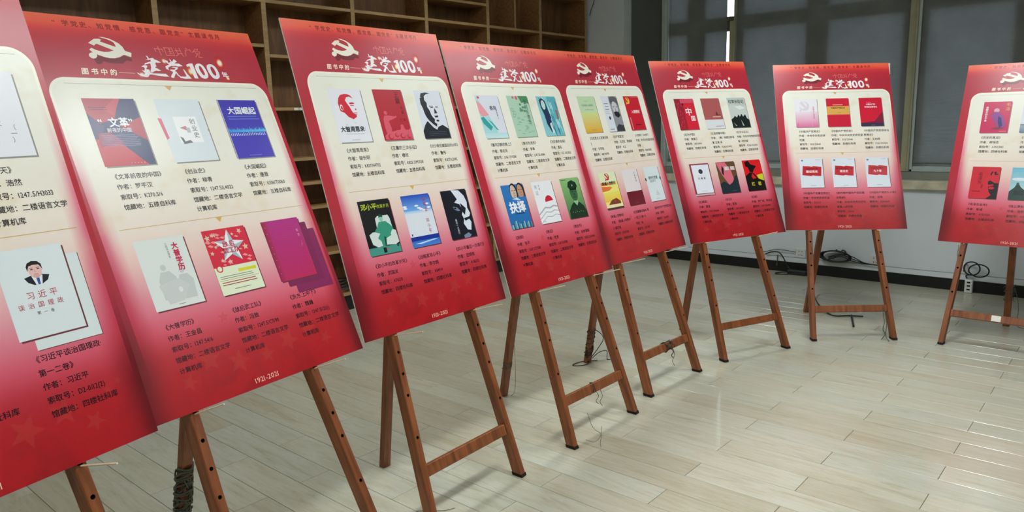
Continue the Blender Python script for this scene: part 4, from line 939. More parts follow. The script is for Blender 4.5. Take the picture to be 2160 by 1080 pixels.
EYE = [
 # board 1 (only the right column is seen)
 [None, dict(base=W_, txt=[T('艳阳天', 0.72, 0.40, 0.10, (70,80,80), vert=True)]) , dict(base=(238,240,246), txt=[T('艳', 0.42, 0.44, 0.14, (90,96,92)), T('阳', 0.46, 0.52, 0.13, (90,96,92)), T('天', 0.50, 0.60, 0.13, (90,96,92)), T('（一）', 0.72, 0.66, 0.10, (110,116,112), vert=True)]),
  None, None, dict(base=(222,232,234), pic=pic_b1_face, txt=[T('习近平', 0.28, 0.535, 0.125, (190,60,84), sp=1.35), T('谈治国理政', 0.12, 0.645, 0.095, (190,60,84), sp=1.50), T('第一卷', 0.36, 0.735, 0.055, (120,100,110), sp=1.8)])],
 # board 2
 [dict(base=(44,48,100), pic=pic_two_tri, txt=[T('“文革”', 0.15, 0.36, 0.20, (246,246,250), bold=0.03, sp=0.98), T('前夜的中国', 0.27, 0.475, 0.095, (226,226,236), bold=0.02)]),
  dict(base=(226,235,240), pic=pic_folder, txt=[T('创业史', 0.62, 0.36, 0.13, (70,82,86), vert=True, sp=1.15)]),
  dict(base=(50,40,180), base2=(62,50,186), pic=pic_blue, txt=[T('大国崛起', 0.17, 0.19, 0.185, (236,240,252), bold=0.03)]),
  dict(base=(224,230,226), pic=pic_grey_people, txt=[T('大普学历', 0.70, 0.14, 0.14, (196,34,80), vert=True, bold=0.04, sp=1.0), T('工农兵大学生', 0.58, 0.10, 0.05, (60,110,90), vert=True)]),
  dict(base=(222,214,190), pic=pic_star_red, txt=[T('敌后', 0.36, 0.245, 0.13, (206,40,64), sp=1.2, bold=0.02), T('武工队', 0.33, 0.345, 0.13, (206,40,64), bold=0.02)]),
  dict(base=(176,44,130), base2=(190,40,90), pic=pic_purple, txt=[T('东方', 0.84, 0.22, 0.075, (240,190,214), vert=True, sp=1.4), T('（上）', 0.86, 0.42, 0.045, (240,190,214), vert=True)], extra=[(0.34, 0.225, (136, 40, 92)), (0.165, 0.098, (128, 36, 88))])],
 # board 3
 [dict(base=(238,238,246), pic=pic_head_red, txt=[T('大智周恩来', 0.10, 0.76, 0.148, (30,40,50), bold=0.03)]),
  dict(base=(186,36,54), pic=pic_rally, txt=[T('王震', 0.70, 0.10, 0.17, (60,14,24), vert=True, sp=1.0), T('长征', 0.82, 0.36, 0.10, (60,14,24), vert=True, sp=1.2), T('三次', 0.70, 0.60, 0.08, (60,14,24), sp=1.6)]),
  dict(base=(226,230,242), pic=pic_bw_face),
  dict(base=(22,24,26), pic=pic_armchair, txt=[T('邓小平', 0.06, 0.12, 0.17, (196,216,60), bold=0.015), T('改革岁月', 0.56, 0.13, 0.10, (196,216,60))]),
  dict(base=(222,228,238), pic=pic_sky, txt=[T('战略家', 0.72, 0.10, 0.12, (190,30,60), vert=True, sp=1.2), T('邓小平', 0.68, 0.52, 0.12, (190,40,60), vert=True, sp=1.15)]),
  dict(base=(26,28,40), pic=pic_half_face, txt=[T('最后一次南行', 0.30, 0.62, 0.07, (226,230,240), vert=True)])],
 # board 4
 [dict(base=(224,228,240), pic=pic_pinkwave, txt=[T('春风', 0.50, 0.30, 0.15, (60,70,90), bold=0.02), T('沉醉的晚上', 0.74, 0.30, 0.07, (60,70,90), vert=True, sp=1.1)]),
  dict(base=(178,214,190), pic=pic_green, txt=[T('黄河东流去', 0.74, 0.16, 0.16, (56,100,80), vert=True, sp=1.0)]),
  dict(base=(140,206,214), pic=pic_woman),
  dict(base=(48,120,190), pic=pic_two_faces, txt=[T('抉择', 0.14, 0.52, 0.36, (240,240,244), bold=0.04, sp=1.02)]),
  dict(base=(236,238,242), pic=pic_redsun, txt=[T('亮', 0.10, 0.13, 0.14, (150,156,160)), T('证', 0.10, 0.27, 0.15, (150,156,160)), T('长篇', 0.30, 0.10, 0.07, (90,96,100), vert=True, sp=1.5)]),
  dict(base=(140,190,120), base2=(60,110,66), pic=pic_officer)],
 # board 5
 [dict(base=(196,224,184), pic=pic_gradient_book, txt=[T('马克思主义发展史', 0.16, 0.25, 0.085, (70,110,90))]),
  dict(base=(226,230,240), pic=pic_beard), 
  dict(base=(206,30,52), pic=pic_party_red, txt=[T('入党教材', 0.30, 0.46, 0.14, (248,236,236), bold=0.03)]),
  dict(base=(240,232,130), pic=pic_yellow_book, txt=[T('新编入党教材', 0.08, 0.31, 0.135, (60,40,40), bold=0.03)]),
  dict(base=(232,224,226), pic=pic_band_low, txt=[T('红旗飘飘', 0.76, 0.12, 0.08, (90,70,80), vert=True, sp=1.25)]),
  dict(base=(222,234,238), pic=pic_white_note, txt=[T('新时代党建', 0.20, 0.325, 0.125, (60,90,96), bold=0.02), T('党史学习', 0.24, 0.425, 0.10, (70,100,104))])],
 # board 6
 [dict(base=(216,34,56), pic=pic_red_china, txt=[T('中', 0.46, 0.42, 0.36, (244,240,244), bold=0.02), T('国', 0.68, 0.64, 0.24, (244,240,244), bold=0.02)]),
  dict(base=(176,92,92), pic=pic_brown),
  dict(base=(196,206,200), pic=pic_march, txt=[T('红军长征记', 0.06, 0.13, 0.17, (40,50,50), bold=0.02)]),
  dict(base=(150,60,80), pic=pic_framed, txt=[T('红高粱', 0.32, 0.465, 0.095, (60,60,80), sp=1.5, bold=0.02)]),
  dict(base=(104,76,50), pic=pic_leaves, txt=[T('红', 0.44, 0.215, 0.13, (240,230,230), bold=0.02), T('日', 0.76, 0.215, 0.13, (240,230,230), bold=0.02)]),
  dict(base=(222,26,36), pic=pic_redrock, txt=[T('红', 0.26, 0.78, 0.18, (206,196,60), bold=0.03), T('岩', 0.62, 0.78, 0.18, (206,196,60), bold=0.03)])],
 # board 7
 [dict(base=(240,238,244), pic=pic_pale_sickle, txt=[T('中国共产党简史', 0.78, 0.30, 0.085, (196,50,100), vert=True)]),
  dict(base=(206,26,58), pic=pic_gold_band, txt=[T('中国共产党历史', 0.19, 0.345, 0.09, (90,50,30), bold=0.02)]),
  dict(base=(214,26,58), pic=pic_dark_foot, txt=[T('中国共产党', 0.30, 0.235, 0.08, (250,230,236), bold=0.03), T('思想政治教育史', 0.22, 0.325, 0.08, (250,230,236), bold=0.03), T('学习读本', 0.32, 0.165, 0.055, (250,170,190))]),
  dict(base=(222,230,240), pic=pic_red_plaque, txt=[T('中国共产党', 0.27, 0.36, 0.10, (120,16,30), bold=0.02), T('建设简史', 0.25, 0.455, 0.13, (244,222,226), bold=0.03)]),
  dict(base=(222,230,240), pic=pic_red_plaque, txt=[T('新时期中国共产党', 0.16, 0.36, 0.09, (120,16,30), bold=0.02), T('建设史', 0.32, 0.455, 0.12, (244,222,226), bold=0.03)]),
  dict(base=(222,230,240), pic=pic_red_plaque, txt=[T('中国共产党的', 0.22, 0.36, 0.09, (120,16,30), bold=0.02), T('九十年', 0.32, 0.46, 0.12, (244,222,226), bold=0.03)])],
 # board 8
 [dict(base=(206,36,92), pic=pic_purple_figure, txt=[T('我眼中的五十年', 0.10, 0.19, 0.095, (246,236,240), vert=True, bold=0.03), T('毛泽', 0.80, 0.10, 0.17, (232,176,60), vert=True, sp=1.15)]),
  dict(base=(226,232,244), pic=pic_river, txt=[T('毛泽东', 0.10, 0.14, 0.13, (60,70,110), vert=True)]), dict(base=(214,40,60)),
  dict(base=(206,40,56), pic=pic_red_black_face, txt=[T('毛泽东', 0.24, 0.24, 0.17, (50,20,30), vert=True, sp=1.0), T('自传', 0.38, 0.58, 0.09, (50,20,30), vert=True)]),
  dict(base=(150,206,220), pic=pic_statue, txt=[T('独立寒秋', 0.70, 0.12, 0.16, (240,230,232), vert=True, bold=0.02)]), dict(base=(200,30,50))],
]
LOC2 = ['馆藏地：二楼语言文学', '计算机库']; L5 = ['馆藏地：五楼自科库']; L4_ = ['馆藏地：四楼社科库']
CAPS = [
 [None, None, ['《艳阳天》', '作者：浩然', '索取号：I247.5/H3033'] + LOC2, None, ['', '', '索取号：D2-0/2'] + L4_, ['《习近平谈治国理政·', '第一二卷》', '作者：习近平', '索取号：D2-0/12(2)'] + L4_],
 [['《文革前夜的中国》', '作者：罗平汉', '索取号：K270.5/6'] + L5, ['《创业史》', '作者：柳青', '索取号：I247.5/L4022'] + LOC2, ['《大国崛起》', '作者：唐晋', '索取号：K106/T0060'] + L5,
  ['《大普学历》', '作者：王金昌', '索取号：I247.54/6'] + LOC2, ['《敌后武工队》', '作者：冯致', '索取号：I247.5/C7190'] + LOC2, ['《东方.上中下》', '作者：魏巍', '索取号：I247.51/21(1)'] + LOC2],
 [['《大智周恩来》', '作者：胡长明', '索取号：K827/H4702'] + L5, ['《王震的三次长征》', '作者：穆欣', '索取号：K825.2/M2028'] + L5, ['《刘少奇在建国后的20年》', '作者：鲁彤', '索取号：K827/L2042'] + L5,
  ['《邓小平的改革岁月》', '作者：武国友', '索取号：A762/11'] + L4_, ['《战略家邓小平》', '作者：李尔炳', '索取号：A849/4'] + L4_, ['《邓小平最后一次南行》', '作者：田炳信', '索取号：A762/12'] + L4_],
 [['《春风沉醉的晚上》', '作者：郁达夫', '索取号：I246.7/Y4280'] + LOC2, ['《黄河东流去》', '作者：李準', '索取号：I247.5/L4084'] + LOC2, ['《为奴隶的母亲》', '作者：柔石', '索取号：I217.6/R3020'] + LOC2,
  ['《抉择》', '作者：张平', '索取号：I247.5/Z7080'] + LOC2, ['《亮证》', '作者：老舍', '索取号：I247.5/4380'] + LOC2, ['《贺龙传》', '作者：总参谋部', '索取号：K825.2/H4041'] + L5],
 [['《马克思主义发展史纲', '》', '作者：王学旭', '索取号：A81/W1190', '馆藏地：五楼社科库'], ['《共产党宣言》', '作者：马克思，恩格斯', '索取号：A122'] + L4_, ['《入党教材（2006修订', '作者：中共中央组织部组', '织编', '索取号：D219/2002'] + L4_,
  ['《新编入党教材》', '作者：《新编入党教材', '》编写组', '索取号：D219/2021'] + L4_, ['《红旗飘飘选编本 第', '一百二十册一》', '作者：本', '索取号：I247/401'] + L4_, ['《新时代共产党党建实务', '作者：周明', '索取号：D26/41/5'] + L4_],
 [['《红色中国》', '作者：黄建江', '索取号：J421/2404'] + L4_, ['《红星照耀中国》', '作者：（美）埃德加斯诺', '著 王涛 译', '索取号：K268.6/S4432'] + L5, ['《红军长征记》', '作者：中共中央党史研究室', '第一研究部', '索取号：K264.4/Z2203'] + L5,
  ['《红高粱》', '作者：莫言', '索取号：I247.5/M040'] + LOC2, ['《红日》', '作者：吴强', '索取号：I247.5/1327'] + LOC2, ['《红岩》', '作者：罗广斌，杨益言', '索取号：I247.5/L6004'] + LOC2],
 [['《中国共产党简史》', '作者：中共中央党史研', '究室', '索取号：D23/Z0040'] + L4_, ['《中国共产党历史》', '作者：中共中央党史研究室', '索取号：D23/Z0040'] + L4_, ['《中国共产党思想政治', '教育史》', '作者：王树荫', '索取号：D261/W4404'] + L4_,
  ['《中国共产党建设简史》', '作者：中央党史研究室', '索取号：D23/27'] + L4_, ['《新时期中国共产党的建', '设简史》', '作者：中共中央党史研究', '室第二研究部', '索取号：D26/4'] + L4_, ['《中国共产党的九十年》', '作者：胡绳', '索取号：D23/4047'] + L4_],
 [['《历史的真迹》', '作者：顾保生', '索取号：A752/3415'] + L4_, ['《毛泽东传》', '作者：李捷', '索取号：A751/47'] + L4_, None,
  ['《毛泽东自传》', '作者：斯诺', '索取号：A751/1534'] + L5, ['《独立寒秋》', '作者：胡哲峰', '索取号：A752/11'] + L4_, None],
]
BLAB = [
 'red board cut off by the left edge, with two overlapping white portrait books',
 'red board with navy, white and royal blue covers above a purple trio',
 'red exhibition board with the red head on white and the teal armchair cover',
 'red exhibition board with pale aqua and green covers and a green officer portrait',
 'red exhibition board with a yellow-green cover, grey bearded face and plain red party cover',
 'red exhibition board with a brown and white cover and a red, black and yellow cover',
 'red exhibition board facing the camera with three white covers bearing torn red plaques',
 'red exhibition board cut off by the right edge, with a red and black face cover']
ELAB = [
 'wooden easel under the board cut off by the left edge, only its right leg seen',
 'wooden easel at the front left, rear leg thickly wrapped in grey wire',
 'wooden easel under the board with the teal armchair cover, clean rear leg',
 'wooden easel under the board with the green officer portrait',
 'wooden easel with a tangle of wire knotted round its front rail',
 'wooden easel under the board with the brown and white cover',
 'wooden easel under the board facing the camera, with the white torn-plaque covers',
 'wooden easel with a white sticker on its rail, under the rightmost board']

# ---------------------------------------------------------------- easel meshes
TILT = 0.34
def leg_mesh(L_, name='leg', w=0.030, d=0.046, holes=(0.345, 0.503, 0.584, 0.665, 0.747, 0.828, 0.909), hz=0.0062):
    """post along z; front face (y = 0) drilled with round bores"""
    b = MB(); h = w / 2; ch = 0.0025
    zb = d * math.tan(TILT)
    cuts = [0.0]
    for s in holes: cuts += [s - 0.012, s + 0.012]
    cuts.append(L_)
    for a, c in zip(cuts, cuts[1:]):
        mid = (a + c) / 2; hole = any(abs(mid - s) < 1e-6 for s in holes)
        if not hole:
            b.add([(-h+ch, 0, a), (h-ch, 0, a), (h-ch, 0, c), (-h+ch, 0, c)], [(0, 1, 2, 3)])
        else:
            xs = h - ch; zc = mid
            sq = [(xs,0,zc),(xs,0,c),(0,0,c),(-xs,0,c),(-xs,0,zc),(-xs,0,a),(0,0,a),(xs,0,a)]
            rg = [(hz*math.cos(k*PI/4), 0, zc + hz*math.sin(k*PI/4)) for k in range(8)]
            dp = [(x, 0.028, z) for x, y, z in rg]
            b.add(sq + rg, [(k, (k+1) % 8, 8+(k+1) % 8, 8+k) for k in range(8)])
            b.add(rg + dp, [(k, (k+1) % 8, 8+(k+1) % 8, 8+k) for k in range(8)] + [tuple(range(8, 16))], 1)
    prof = [(h-ch, 0), (h, ch), (h, d-ch), (h-ch, d), (-h+ch, d), (-h, d-ch), (-h, ch), (-h+ch, 0)]
    vb = [(x, y, zb * y / d) for x, y in prof]; vt = [(x, y, L_) for x, y in prof]
    b.add(vb + vt, [(k, k+1, 8+k+1, 8+k) for k in range(7)] + [tuple(range(8))[::-1], tuple(range(8, 16))])
    me = b.mesh(name, [M_easel, M_hole])
    bm = bmesh.new(); bm.from_mesh(me); bmesh.ops.remove_doubles(bm, verts=bm.verts, dist=1e-5); bmesh.ops.recalc_face_normals(bm, faces=bm.faces); bm.to_mesh(me); bm.free()
    return me
LEG = leg_mesh(1.78)
A0, SL = 0.2580, 0.0506
b = MB(); q_ = 0.046 * math.tan(TILT) / 0.046
b.add([(x_, y_, z_ + q_ * y_) for z_ in (-0.0005, 0.013) for (x_, y_) in ((-0.0156, -0.0008), (0.0156, -0.0008), (0.0156, 0.0468), (-0.0156, 0.0468))], [(0,3,2,1),(4,5,6,7),(0,1,5,4),(1,2,6,5),(2,3,7,6),(3,0,4,7)])
PAD = b.mesh('foot_pad', M_hole)
def half(s): return A0 - SL * s
b = MB(); hw = half(0.217) - 0.0155; b.rbox(-hw, 0, -0.022, hw, 0.026, 0.022, 0.002); RAIL = b.mesh('rail', M_easel)
b = MB(); hw = half(1.17) - 0.0155; b.rbox(-hw, 0, -0.020, hw, 0.022, 0.020, 0.002); RAIL2 = b.mesh('rail', M_easel)
b = MB(); hw = half(1.72) + 0.012; b.rbox(-hw, 0, -0.028, hw, 0.022, 0.028, 0.002); HEAD = b.mesh('head_rail', M_easel)
REAR = [(-0.01, 0.78), (-0.01, 0.80), (-0.0147, 0.5629), (0.042, 0.718), (-0.011, 0.6315), (-0.0257, 0.6965), (-0.0505, 0.7605), (-0.0349, 0.738)]

def make_easel(n, P):
    x, y, yaw, tilt, sb, uo, br = P
    root = link('wooden_easel', None); root.location = (x, y, 0); root.rotation_euler = (0, 0, yaw)
    tag(root, ELAB[n], 'easel', 'wooden easels carrying the boards')
    TL = Matrix.Rotation(-tilt, 4, 'X') @ Matrix.Translation((0, BT + 0.0015, 0))
    for s in (-1, 1):
        mt = TL @ Matrix.Translation((s * A0, 0, 0.001)) @ Matrix.Rotation(-s * SL, 4, 'Y')
        # lift so that the lowest corner stands on the floor
        low = min((mt @ v.co).z for v in LEG.vertices)
        o = link('leg', LEG, root); link('foot_pad', PAD, o); o.matrix_local = TL @ Matrix.Translation((s * A0, 0, 0.001 + (0.0008 - low) / math.cos(tilt))) @ Matrix.Rotation(-s * SL, 4, 'Y')
    link('rail', RAIL, root).matrix_local = TL @ Matrix.Translation((0, 0.006, 0.217))
    link('rail', RAIL2, root).matrix_local = TL @ Matrix.Translation((0, 0.012, 1.17))
    link('head_rail', HEAD, root).matrix_local = TL @ Matrix.Translation((0, 0.0475, 1.72))
    # rear prop
    fx, fy = REAR[n]; top = TL @ Vector((0, 0.066, 1.21)); foot = Vector((fx, fy, 0.0))
    b = MB(); d = (top - foot).normalized()
    w2, d2 = 0.019, 0.0145
    xx = Vector((1, 0, 0)); yy = d.cross(xx).normalized(); xx = yy.cross(d)
    prof = [(-w2, -d2), (w2, -d2), (w2, d2), (-w2, d2)]
    lo = []
    for px, py in prof:
        q = foot + xx * px + yy * py; q = q - d * ((q.z - 0.0012) / d.z); lo.append(q)
    hi = [top + xx * px + yy * py for px, py in prof]
    b.add(lo + hi, [(0,3,2,1),(4,5,6,7),(0,1,5,4),(1,2,6,5),(2,3,7,6),(3,0,4,7)])
    b.obj('rear_leg', M_easel, root)
    # bamboo sticks pushed through the bores to carry the board
    rnd = random.Random(50 + n)
    for s in (-1, 1):
        cxx = s * half(sb) ; ln = 0.15 + rnd.uniform(-0.02, 0.015)
        if n == 7 and s < 0: ln = 0.02
        if n == 6: ln = 0.03
        if n == 5 and s < 0: ln = 0.03
        b = MB(); a = Vector((cxx, 0.045, sb - 0.0062)); e = Vector((cxx + rnd.uniform(-0.012, 0.02), -ln, sb - 0.0062 - rnd.uniform(0.0, 0.010)))
        b.tube([a, Vector((cxx, -0.007, sb - 0.0062)), e], 0.0024, 6)
        o = b.obj('peg', M_peg, root); o.matrix_local = TL
    return root
def make_board(n, P):
    x, y, yaw, tilt, sb, uo, br = P
    root = link('exhibition_board', None)
    M_ = Matrix.Translation((x, y, 0)) @ Matrix.Rotation(yaw, 4, 'Z') @ Matrix.Rotation(-tilt, 4, 'X')
    M_ = M_ @ Matrix.Translation((uo, 0, sb)) @ Matrix.Rotation(-br, 4, 'Y') @ Matrix(((1,0,0,0),(0,0,-1,0),(0,1,0,0),(0,0,0,1)))
    root.matrix_world = M_
    tag(root, BLAB[n], 'board', 'red exhibition boards in a curved row')
    b = MB(); b.box(-0.4, 0.0, -BT, 0.4, BH, 0.0004)
    b.obj('foam_panel', M_foam, root)
    for nm, key in (('poster_print', 'poster_print'), ('emblem_shadow', 'emblem_shadow'), ('party_emblem', 'emblem'), ('slogan_lettering', 'slogan'), ('script_lettering', 'script'), ('subtitle_lettering', 'sub'),
                    ('title_lettering', 'title'), ('year_lettering', 'year'), ('divider_line', 'line1'), ('divider_line', 'line2')):
        link(nm, ME[key], root)
    for sm_ in STARS: link('star', sm_, root)
    for sm_ in FLARES: link('light_flare', sm_, root)
    for k in range(6):
        sp_ = EYE[n][k]
        if sp_:
            kw = {}
            if n == 0 and k == 5: kw = dict(dx=-0.0135, dy=-0.008, extra=[(0.205, 0.135, (220, 230, 230))])
            if n == 1 and k == 5: kw = dict(dx=-0.003)
            if n == 1 and k == 5: CWs = 0.92
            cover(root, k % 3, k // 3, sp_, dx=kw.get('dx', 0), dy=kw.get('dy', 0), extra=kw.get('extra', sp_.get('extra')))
        cp = CAPS[n][k]
        if cp:
            t = Ink(); col = INK if k < 3 else (40, 22, 30)
            for j, s in enumerate(cp):
                yy_ = (0.009 if n == 1 and k in (3, 4) else 0.017 if n == 1 and k == 5 else 0) + TY[k // 3] + 0.0308 * j * (1.045 if k >= 3 else 1.0)
                xx_ = TX[k % 3] - (0.008 if k >= 3 else 0) + (0.004 if j == 0 else 0)
                lw = 0.0177 * len(s); t.text(s, xx_ - (0.009 if s[:1] == '《' and j == 0 else 0), yy_, 0.0178 if len(s) < 12 or '：' in s[:5] and len(s) < 18 else 0.0158, col, lat=0.80, bold=0.012)
            t.obj('caption_lettering', root)
    if n in (4, 6):     # white back sheet curling out beside the print
        b = MB(); L_ = 0.10 if n == 4 else 0.085
        b.add([(0.4, 1.199, -0.001), (0.413, 1.199, -0.003), (0.404, 1.2 - L_, -0.001), (0.4, 1.2 - L_, -0.001)], [(0, 1, 2, 3)]); b.add([(0.4, 1.199, -0.002), (0.413, 1.199, -0.004), (0.404, 1.2 - L_, -0.002), (0.4, 1.2 - L_, -0.002)], [(3, 2, 1, 0)])
        b.obj('loose_film', M_foam, root, fix=False)
    return root
easels = []; boards = []
for n, P in enumerate(BOARDS):
    easels.append(make_easel(n, P)); boards.append(make_board(n, P))
# white sticker on the rail of the last easel
st = MB(); st.rbox(-0.028, -0.0012, -0.018, 0.022, -0.0001, 0.018, 0.0003); o = st.obj('sticker', M_tape, easels[7])
o.matrix_local = Matrix.Rotation(-BOARDS[7][3], 4, 'X') @ Matrix.Translation((0.02, BT + 0.0075, 0.217)); o['label'] = 'white sticker'

# ================================================================== WIRES, SOCKETS, CABLES
def EW(n, lx, ly, z):
    x, y, yaw = BOARDS[n][0], BOARDS[n][1], BOARDS[n][2]
    return Vector((x + lx*math.cos(yaw) - ly*math.sin(yaw), y + lx*math.sin(yaw) + ly*math.cos(yaw), z))
def rear_pt(n, z):
    fx, fy = REAR[n]; t = BOARDS[n][3]
    top = Matrix.Rotation(-t, 4, 'X') @ Vector((0, 0.0725, 1.21)); k = z / top.z
    return (fx + (top.x - fx) * k, fy + (top.y - fy) * k)
def wrap(n, z0, z1, turns, mat, label, r=0.0022, amp=0.031, tails=()):
    b = MB(); pts = []; rnd = random.Random(n * 7 + turns)
    N = turns * 8
    for k in range(N + 1):
        z = z0 + (z1 - z0) * k / N + rnd.uniform(-0.01, 0.01); lx, ly = rear_pt(n, z); a = 2*PI*k/8
        pts.append(EW(n, lx + amp*math.cos(a)*(1+rnd.uniform(-.1, .3)), ly + amp*0.85*math.sin(a)*(1+rnd.uniform(-.1, .3)), max(0.004, z)))
    b.tube(spline(pts, 2), r, 5)
    pts = []
    for k in range(turns * 5):
        z = z0 + (z1 - z0) * rnd.random(); lx, ly = rear_pt(n, z); a = k * 1.7 + rnd.uniform(-0.5, 0.5)
        pts.append(EW(n, lx + amp*1.05*math.cos(a), ly + amp*0.9*math.sin(a), max(0.004, z)))
    pts.sort(key=lambda q: q.z + rnd.uniform(-0.05, 0.05)); b.tube(spline(pts, 3), r * 0.8, 5)
    for tl in tails: b.tube(spline([EW(n, *q) for q in tl], 5), r, 5)
    o = b.obj('wire_tangle', mat); tag(o, label, 'wire'); return o
wrap(1, 0.02, 0.34, 22, M_wire, 'grey wire wound thickly round the lower rear leg of the front left easel', r=0.0035, amp=0.027)
wrap(4, 0.03, 0.22, 7, M_cable, 'dark wire wound round an easel foot and trailing on the floor beside it', r=0.0025, amp=0.024,
     tails=[[(0.01,0.63,0.20),(0.05,0.60,0.19),(0.085,0.58,0.14),(0.06,0.60,0.08),(0.02,0.62,0.03)], [(0.02,0.62,0.02),(0.07,0.60,0.05),(0.12,0.58,0.05),(0.10,0.56,0.004),(0.16,0.54,0.004),(0.21,0.56,0.006)],
            [(0.0,0.63,0.02),(-0.05,0.60,0.006),(-0.10,0.62,0.004),(-0.12,0.66,0.004),(-0.04,0.66,0.004),(0.05,0.60,0.004)]])
wrap(3, 0.16, 0.20, 3, M_wire, 'thin wire looped on the rear leg of the easel under the officer portrait board', r=0.0012, amp=0.026, tails=[[(0.05,0.68,0.42),(0.075,0.66,0.30),(0.075,0.66,0.05),(0.05,0.67,0.004)]])
wrap(7, 0.18, 0.30, 4, M_wire, 'brown wire round the rear leg of the rightmost easel', r=0.002, amp=0.028, tails=[[(0.0,0.70,0.28),(0.03,0.70,0.16),(0.03,0.71,0.03),(0.06,0.72,0.006),(0.16,0.74,0.006),(0.26,0.70,0.006)]])
# tangle round the rail of easel five, small ones on easels four
def rail_tangle(n, u, lab, k=26, r=0.0018, hang=3, spread=0.05):
    b = MB(); rnd = random.Random(n); t = BOARDS[n][3]
    R_ = Matrix.Rotation(-t, 4, 'X'); pts = []
    for i in range(k):
        a = i * 1.9; q = R_ @ Vector((u + rnd.uniform(-spread, spread), 0.026 + 0.024*math.cos(a), 0.217 + 0.030*math.sin(a))); pts.append(EW(n, q.x, q.y, q.z))
    b.tube(spline(pts, 3), r, 5)
    for h in range(hang):
        x = u + rnd.uniform(-spread*1.2, spread); q = R_ @ Vector((x, -0.004, 0.20)); L_ = rnd.uniform(0.04, 0.13)
        b.tube(spline([EW(n, q.x, q.y, q.z), EW(n, q.x + 0.01, q.y - 0.006, q.z - L_*0.4), EW(n, q.x - 0.008, q.y - 0.004, q.z - L_*0.7), EW(n, q.x + 0.006, q.y - 0.008, max(0.004, q.z - L_))], 4), r*0.8, 5)
    tag(b.obj('wire_tangle', M_cable), lab, 'wire')
rail_tangle(4, 0.02, 'black wire tangle knotted round the easel rail with loose ends hanging')
rail_tangle(3, -0.01, 'short loop of dark wire tied round the rail of the fourth easel', 8, 0.0016, 2, 0.02)
b = MB(); b.tube(spline([EW(3, -0.20, -0.01, 0.16), EW(3, -0.185, -0.03, 0.09), EW(3, -0.15, -0.05, 0.05), EW(3, -0.17, -0.06, 0.02), EW(3, -0.18, -0.07, 0.004)], 5), 0.0011, 5)
b.tube(spline([EW(3, -0.24, -0.03, 0.05), EW(3, -0.20, -0.05, 0.03), EW(3, -0.15, -0.05, 0.045), EW(3, -0.13, -0.04, 0.08)], 5), 0.0011, 5)
tag(b.obj('thin_wire', M_wire), 'thin loose wire dangling beside the left foot of the fourth easel', 'wire')
b = MB(); b.tube(spline([EW(6, 0.19, 0.07, 0.20), EW(6, 0.195, 0.04, 0.12), EW(6, 0.185, 0.03, 0.07), EW(6, 0.195, 0.02, 0.04), EW(6, 0.165, 0.0, 0.01)], 5), 0.003, 6)
b.tube(spline([EW(6, 0.205, 0.07, 0.20), EW(6, 0.21, 0.04, 0.10), EW(6, 0.20, 0.02, 0.03), EW(6, 0.205, -0.02, 0.004)], 5), 0.003, 6)
tag(b.obj('wire_tail', M_wire), 'grey wire ends hanging below the rail of the easel facing the camera', 'wire')
b = MB(); b.tube(spline([(-2.062, 6.10, 0.30), (-2.06, 6.08, 0.14), (-2.03, 6.02, 0.05), (-1.95, 5.85, 0.012), (-1.80, 5.60, 0.006), (-1.70, 5.50, 0.006), (-1.62, 5.56, 0.006), (-1.53, 5.60, 0.006)], 6), 0.005, 6)
b.tube([(-1.60, 5.565, 0.010), (-1.50, 5.28, 0.010)], 0.007, 6)
tag(b.obj('cable', M_cable), 'black cable running down behind and under the easel facing the camera', 'cable')
def socket(x0, x1, z0, z1, lab):
    b = MB(); b.rbox(x0, YW - 0.012, z0, x1, YW - 0.0005, z1, 0.003); s = b.obj('wall_socket', M_plastic); tag(s, lab, 'socket', 'white wall sockets')
    cx_, cz = (x0 + x1) / 2, (z0 + z1) / 2
    for dz_, k in ((0.018, 2), (-0.018, 3)):
        h = MB()
        for j in range(k): h.rbox(cx_ - 0.014 + j*0.028/(k-1) - 0.0025, YW - 0.0126, cz + dz_ - 0.006 + (0.006 if k == 3 and j == 1 else 0), cx_ - 0.014 + j*0.028/(k-1) + 0.0025, YW - 0.0118, cz + dz_ + 0.006, 0.0002)
        h.obj('slot', M_hole, s)
socket(-2.502, -2.412, 0.144, 0.232, 'white wall socket left of the easel facing the camera')
socket(-1.850, -1.764, 0.144, 0.232, 'white wall socket half hidden by the right leg of the easel facing the camera')
socket(-1.190, -1.108, 0.146, 0.232, 'white wall socket behind the left leg of the rightmost easel')
# bundle of black cable on the cable strip
b = MB(); rnd = random.Random(3)
for j in range(5):
    pts = [(-2.135 + (0.115 + 0.01*j*0.6)*math.cos(a*PI/8 + j), YW - 0.022 - 0.009*j*0.8, 0.195 + (0.047 + 0.004*rnd.random())*math.sin(a*PI/8 + j)) for a in range(17)]
    b.tube(spline(pts, 2), 0.0055, 6)
for dz_ in (0.0, 0.012, -0.012):
    b.tube(spline([(-2.20, YW-0.03, 0.17+dz_), (-2.08, YW-0.04, 0.21+dz_), (-1.99, YW-0.035, 0.185+dz_*1.6), (-1.90, YW-0.03, 0.158+dz_*0.4), (-1.82, YW-0.03, 0.152), (-1.74, YW-0.03, 0.150)], 5), 0.0045, 6)
tag(b.obj('cable_bundle', M_cable), 'coiled bundle of black cable on the wall ledge behind the camera-facing easel', 'cable')
b = MB(); b.tube(spline([(-2.14, YW-0.01, 0.252), (-2.10, YW-0.03, 0.235), (-2.08, YW-0.02, 0.255), (-2.05, YW-0.03, 0.24), (-2.06, YW-0.03, 0.215)], 4), 0.006, 6)
tag(b.obj('cable_tie', M_dark), 'short dark knot above the coiled cable bundle', 'cable')
b = MB()
b.tube(spline([(-2.87, YW-0.012, 0.155), (-2.80, YW-0.02, 0.170), (-2.70, YW-0.02, 0.200), (-2.60, YW-0.02, 0.205), (-2.50, YW-0.016, 0.195)], 5), 0.0032, 6)
